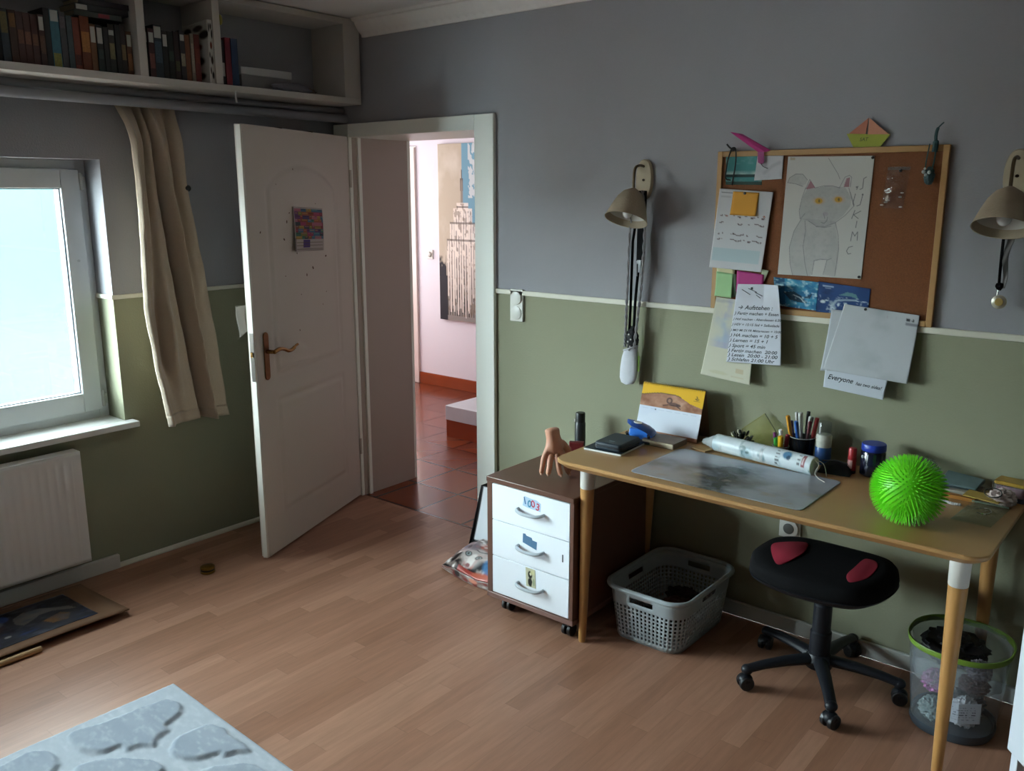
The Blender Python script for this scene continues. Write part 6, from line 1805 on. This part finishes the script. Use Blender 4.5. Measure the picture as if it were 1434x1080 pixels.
wp = thing('white_pouch', 'white fabric pouch hanging lowest below the left wall lamp', 'pouch', (1.90, -.05, .915))
b = MB()
loops = []
for t, w, z in ((0, .012, .905), (.03, .030, .910), (.2, .040, .930), (.45, .041, .975), (.7, .037, 1.020), (.9, .033, 1.050), (1, .031, 1.060)):
    cxx = 1.895 + .012 * t
    loops.append([(cxx + w * math.cos(a), -.052 + .020 * math.sin(a) * (.6 + .4 * t), z + (.012 * math.cos(a) if t > .8 else 0)) for a in [2 * PI * k / 28 for k in range(28)]])
b.loft(loops); b.build('bag', M('pouch_white', '#c4c6cc', .7, noise=(40, .05)), wp, smooth=60)
b = MB(); b.tube([loops[-1][k] for k in range(28)], .004, 6, closed=True); b.build('hem', M('pouch_hem', '#b4b6bc', .7), wp)
b = MB(); b.box(1.940, -.050, .965, 1.948, -.046, 1.03); b.tube([(1.935, -.05, 1.06), (1.944, -.048, 1.03)], .0015, 5)
tag(b.build('lime_tag', M('lime_tag', '#7fa832', .5)), 'small lime green tag behind the white pouch', 'tag')
pn = thing('pendant_necklace', 'black and grey ribbon necklace with round pendant on the right wall lamp', 'necklace', (3.245, -.04, 1.34))
b = MB(); b.tube(smooth_path([(3.238, -.045, 1.68), (3.237, -.045, 1.56), (3.238, -.045, 1.47), (3.240, -.045, 1.40)], 6), .0045, 8); b.build('ribbon', bs, pn)
b = MB(); b.grid(lambda u, v: (3.245 + .022 * u * (1 - .5 * v) + .004 * math.sin(9 * v), -.045 - .004 * math.sin(12 * v + 3 * u), 1.60 - .20 * v), 6, 30); b.build('ribbon', M('ribbon_grey', '#5a5a58', .6), pn, solid=.001)
b = crumple((3.242, -.046, 1.405), (.012, .008, .012), 41, .3, 16, 12); b.build('knot', bs, pn)
b = MB(); b.tube([(3.240, -.046, 1.398), (3.238, -.046, 1.378)], .002, 6); b.build('chain', M('silver', '#c8c8c8', .15, 1.0), pn)
b = MB(); o = 0; b.lathe([(0, 0), (.021, 0), (.022, .003), (.016, .006), (0, .007)], n=28); b.xf(Matrix.Translation((3.246, -.044, 1.356)) @ Matrix.Rotation(PI / 2, 4, 'X')); b.build('medallion', M('medal_silver', '#b8b4a4', .3, .5), pn)
b = MB(); b.lathe([(.013, .005), (.012, .009), (0, .010)], n=24); b.xf(Matrix.Translation((3.246, -.044, 1.356)) @ Matrix.Rotation(PI / 2, 4, 'X')); b.build('centre_stone', M('medal_gold', '#c0a868', .3, .3), pn)
# sockets
sw = M('switch_white', '#d4d4cc', .35); sd_m = M('socket_dark', '#5a5a56', .5)
so = thing('wall_switch', 'white light switch with socket below it right of the door frame', 'wall switch', (1.259, 0, 1.106))
b = MB(); b.box(1.221, -.012, 1.108, 1.297, -.001, 1.258); b.build('cover_plate', sw, so, bevel=.003)
def disc(x, y, z, r, t, mat, nm, par, cup_=False):
    b = MB()
    b.lathe([(r, 0), (r, t), (r * .93, t + .001), (0, t + .001)] if not cup_ else [(r, 0), (r, t), (r * .9, t + .001), (r * .82, t), (r * .78, -.006), (0, -.006)], n=32)
    b.xf(Matrix.Translation((x, y, z)) @ Matrix.Rotation(PI / 2, 4, 'X')); return b.build(nm, mat, par)
disc(1.259, -.012, 1.217, .031, .006, sw, 'rocker', so)
sk_ = disc(1.259, -.012, 1.148, .031, .004, sw, 'socket_ring', so); disc(1.259, -.0132, 1.148, .021, .001, sd_m, 'socket_recess', so)
so2 = thing('wall_socket', 'white wall socket under the desk behind the black chair', 'wall socket', (2.616, 0, .38))
b = MB(); b.box(2.575, -.010, .388, 2.659, -.001, .472); b.build('cover_plate', sw, so2, bevel=.003)
disc(2.617, -.010, .430, .036, .010, sw, 'socket_ring', so2); disc(2.617, -.0212, .430, .021, .001, sd_m, 'socket_recess', so2)
# paper on the door (door frame coordinates)
def colp(X, Y):
    p = Paint(X, Y, '#a8a09a')
    rr = random.Random(9)
    cols = ['#5a2a5c', '#8a2a50', '#2f5f7a', '#7a3a20', '#2f6a5a', '#8a7030', '#7a2234', '#3a2a5a', '#6a6a2a', '#9a5a6a', '#20303a', '#8a4a2a']
    for j in range(9):
        x = .03
        while x < .97:
            w = rr.choice((.09, .12, .18, .22)); h = .078
            p.rect(x, .03 + j * h, min(x + w, .98), .03 + (j + 1) * h, rr.choice(cols), .95)
            p.rect(x + .02, .05 + j * h, min(x + w - .02, .96), .062 + j * h, rr.choice(['#b89a50', '#2a1a20', '#a86a7a', '#6a9a8a']), .7); x += w
    p.rect(.30, .74, .53, .93, '#3f2a72', .95)
    for y in (.80, .87, .95): p.rect(.05, y, .96, y + .010, '#5a4a46', .8)
    p.mix((X < .04) * (Y > .7) * .8, '#3a3430')
    return p.C
# leaf coordinates: x from the hinge, face at y = 0
cc = [(.572, 1.629), (.300, 1.616), (.304, 1.411), (.588, 1.421)]
def cpos(u, v):
    (ax, az), (bx, bz), (cx, cz), (dx, dz) = cc
    x = (ax * (1 - u) + bx * u) * (1 - v) + (dx * (1 - u) + cx * u) * v; z = (az * (1 - u) + bz * u) * (1 - v) + (dz * (1 - u) + cz * u) * v
    p = DH + DR * x + DN * (.0035 + .012 * (1 - u) ** 3 * v + .004 * math.sin(3 * v)); return (p.x, p.y, z)
dp = sheet('colour_chart', cpos, colp, 90, 72, None, .0006)
tag(dp, 'colourful patchwork chart taped to the open door', 'chart')
# cloth hanging on the far side of the door
ck = [(.985, 1.19), (.985, 1.19)]
b = MB()
b.grid(lambda u, v: tuple(DH + DR * (.868 + .050 * u + .006 * math.sin(5 * v)) + DN * (-.082 - .018 * u - .006 * math.sin(3 * u + 2 * v)) + Vector((0, 0, 1.195 - .12 * v - .02 * u * v))), 10, 20)
wcl = b.build('white_cloth', M('cloth_white', '#a5a29c', .9), solid=.002, smooth=60)
tag(wcl, 'white cloth hanging behind the edge of the open door', 'cloth')

# ------------------------------------------------------------------ hall beyond the doorway
YW = 2.36
pic = thing('canvas_picture', 'tall canvas of a white skyscraper with dripping paint on the hall wall', 'picture', (-1.25, YW - .015, .612))
def towerp(X, Y):
    p = Paint(X, Y, '#b9ad98'); n = fbm(X * 5, Y * 9, 111, 4); n2 = fbm(X * 18, Y * 30, 113)
    p.mix((n - .45) * 1.6, '#d0c8b8'); p.mix((X > .52) * (Y < .66) * 1.0, '#6f9cae'); p.mix((X > .66) * (X < .82) * (n2 > .46) * (Y < .30) * .8, '#cfd4d0')
    p.mix(np.clip((Y - .64 - .10 * (n2 - .5)) / .03, 0, 1) * ((X < .16) | (X > .86) | (Y > .74)), '#26242a'); p.mix((X > .9) * (Y > .52) * .85, '#34343a')
    p.line([(.52, .15), (.52, .30)], .012, '#4a4038'); p.rect(.49, .19, .55, .26, '#4a4644', .9); p.line([(.52, .22), (.52, .34)], .035, '#8a8074')
    W = '#e6dccf'
    for x0, x1, y0 in ((.40, .66, .325), (.33, .74, .355), (.25, .82, .44), (.18, .90, .535)):
        p.rect(x0, y0, x1, 1.0 if y0 > .5 else .80, W, .82)
    p.mix(p.inside([(.18, .535), (.90, .535), (.93, 1), (.16, 1)]) * np.clip((Y - .62) / .36, 0, 1) * .65, '#26242a')
    inner = p.inside([(.40, .33), (.66, .33), (.66, .36), (.74, .36), (.74, .445), (.82, .445), (.82, .54), (.90, .54), (.92, .97), (.18, .97), (.18, .54), (.25, .54), (.25, .445), (.33, .445), (.33, .36), (.40, .36)])
    stripes = (np.abs(((X + .004 * np.sin(Y * 40)) * 19) % 1 - .5) < .21) & (vnoise(X * 19, Y * 26, 121) > .30)
    p.mix(inner * stripes * (Y > .37) * (.55 + .4 * np.clip((Y - .5) / .4, 0, 1)), '#3d3632')
    p.mix(inner * (vnoise(X * 24, Y * 60, 123) > .72) * .6, '#7a6a58')
    for x in (.33, .52, .66, .25, .82): p.mix((np.abs(X - x) < .012) * (Y > .38) * (Y < .95) * inner * .8, W)
    for k in range(13):
        x = .2 + .055 * k
        p.mix((np.abs(X - x) < .012) * (Y > .6) * (Y < .86 + .13 * ((k * 37) % 10) / 10) * .85, W)
    p.mix((np.abs(Y - .44) < .006) * (X > .25) * (X < .82) * .7, '#5a5048'); p.mix((np.abs(Y - .535) < .006) * (X > .18) * (X < .9) * .7, '#5a5048'); p.rect(.40, .345, .66, .352, '#4a423c', .8)
    return p.C
px0, px1, pz0, pz1 = -1.505, -.985, .615, 2.092
sheet('painted_front', lambda u, v: (px0 + (px1 - px0) * u, YW - .0305, pz1 + (pz0 - pz1) * v), towerp, 110, 260, pic, .0006)
b = MB(); b.box(px0, YW - .030, pz0, px1, YW - .001, pz1); b.build('stretcher', M('canvas_edge', '#c8c0b0', .8), pic)
b = MB(); b.box(-1.798, YW - .012, 0, 2.3, YW, .104)
struct(b.build('baseboard_hall', M('tile_skirting', '#8a4020', .25, noise=(4, .15)), bevel=.002), 'red tile skirting in the hall')
ds = thing('dimmer_switch', 'white round dimmer switch on the hall wall', 'wall switch', (-1.646, YW, 1.13))
b = MB(); b.box(-1.686, YW - .010, 1.128, -1.606, YW, 1.208); b.build('cover_plate', sw, ds, bevel=.003)
disc(-1.646, YW - .010, 1.168, .024, .016, sw, 'knob', ds)
hf = thing('trim_6', 'white frame of the far doorway in the hall', 'door frame', (-1.86, YW, 0)); del hf['category']; struct(hf)
hfm = M('hall_frame_paint', '#d8ccc4', .4)
b = MB(); b.box(-1.905, YW - .022, 0, -1.798, YW + .1, 2.08); b.build('casing', hfm, hf, bevel=.004)
b = MB(); b.box(-2.66, YW - .022, 1.99, -1.905, YW + .1, 2.08); b.build('casing', hfm, hf, bevel=.004)
stp_ = thing('step', 'low step with white top block and red tiled base in the hall', 'step', (.2, 1.35, 0))
b = MB(); b.box(-.367, 1.20, 0, 1.25, 1.58, .122); b.build('tiled_base', M('tile_riser', '#8a3a1c', .2, noise=(4, .12)), stp_)
b = MB(); b.box(-.372, 1.195, .122, 1.25, 1.585, .226); b.build('white_block', M('step_white', '#cfd2d6', .5, noise=(15, .05)), stp_, bevel=.004)

# ------------------------------------------------------------------ light and camera
sc_n = bpy.context.scene
w = bpy.data.worlds.new('overcast_sky'); sc_n.world = w; w.use_nodes = True
bg = w.node_tree.nodes['Background']
bg.inputs['Color'].default_value = (0.87, 0.95, 1.0, 1)
# a bright hazy horizon under a dimmer overcast zenith
wt = w.node_tree
tcw = wt.nodes.new('ShaderNodeTexCoord'); spw = wt.nodes.new('ShaderNodeSeparateXYZ'); wt.links.new(tcw.outputs['Generated'], spw.inputs[0])
mrw = wt.nodes.new('ShaderNodeMapRange'); mrw.inputs['From Min'].default_value = 0.0; mrw.inputs['From Max'].default_value = 0.8
mrw.inputs['To Min'].default_value = SKY * 1.25; mrw.inputs['To Max'].default_value = SKY * 0.28; mrw.interpolation_type = 'SMOOTHSTEP'
wt.links.new(spw.outputs['Z'], mrw.inputs['Value']); wt.links.new(mrw.outputs['Result'], bg.inputs['Strength'])
def portal(y0, y1, WZ0=WZ0, WZ1=WZ1):
    l = bpy.data.lights.new('window_portal', 'AREA'); l.shape = 'RECTANGLE'; l.size = y1 - y0; l.size_y = WZ1 - WZ0
    l.cycles.is_portal = True
    o = bpy.data.objects.new('window_portal', l); COL.objects.link(o)
    o.location = (-0.23, (y0 + y1) / 2, (WZ0 + WZ1) / 2); o.rotation_euler = (0, math.radians(-90), 0)
portal(*W1); portal(*W2, *W2Z)
def area(name, loc, rot, sx, sy, power, col):
    l = bpy.data.lights.new(name, 'AREA'); l.shape = 'RECTANGLE'; l.size = sx; l.size_y = sy; l.energy = power; l.color = col
    o = bpy.data.objects.new(name, l); COL.objects.link(o); o.location = loc; o.rotation_euler = rot
    return o
# daylight of the hall: a window at its left end, and the sunny room past the far doorway
area('hall_window_light', (-2.64, 1.35, 1.45), (0, math.radians(-90), 0), 1.3, 1.5, HALL1, (1.0, 0.96, 0.97))
area('far_room_light', (-2.2, 3.3, 2.55), (0, 0, 0), 1.0, 1.2, HALL2, (1.0, 0.9, 0.72))
cam = bpy.data.cameras.new('camera'); co = bpy.data.objects.new('camera', cam); COL.objects.link(co)
co.location = CAM; co.rotation_euler = (PI / 2 - 0.2171, 0, 0.6885)
cam.sensor_width = 36; cam.lens = 36 * 1221.0 / 1434; cam.clip_start = 0.05
sc_n.camera = co
vs = sc_n.view_settings
vs.view_transform = 'Standard'; vs.look = 'None'; vs.gamma = 1; vs.use_curve_mapping = False; vs.exposure = EXPO
sc_n.cycles.use_denoising = True
sc_n.cycles.max_bounces = 10; sc_n.cycles.diffuse_bounces = 6; sc_n.cycles.transparent_max_bounces = 16
sc_n.cycles.caustics_reflective = False; sc_n.cycles.caustics_refractive = False
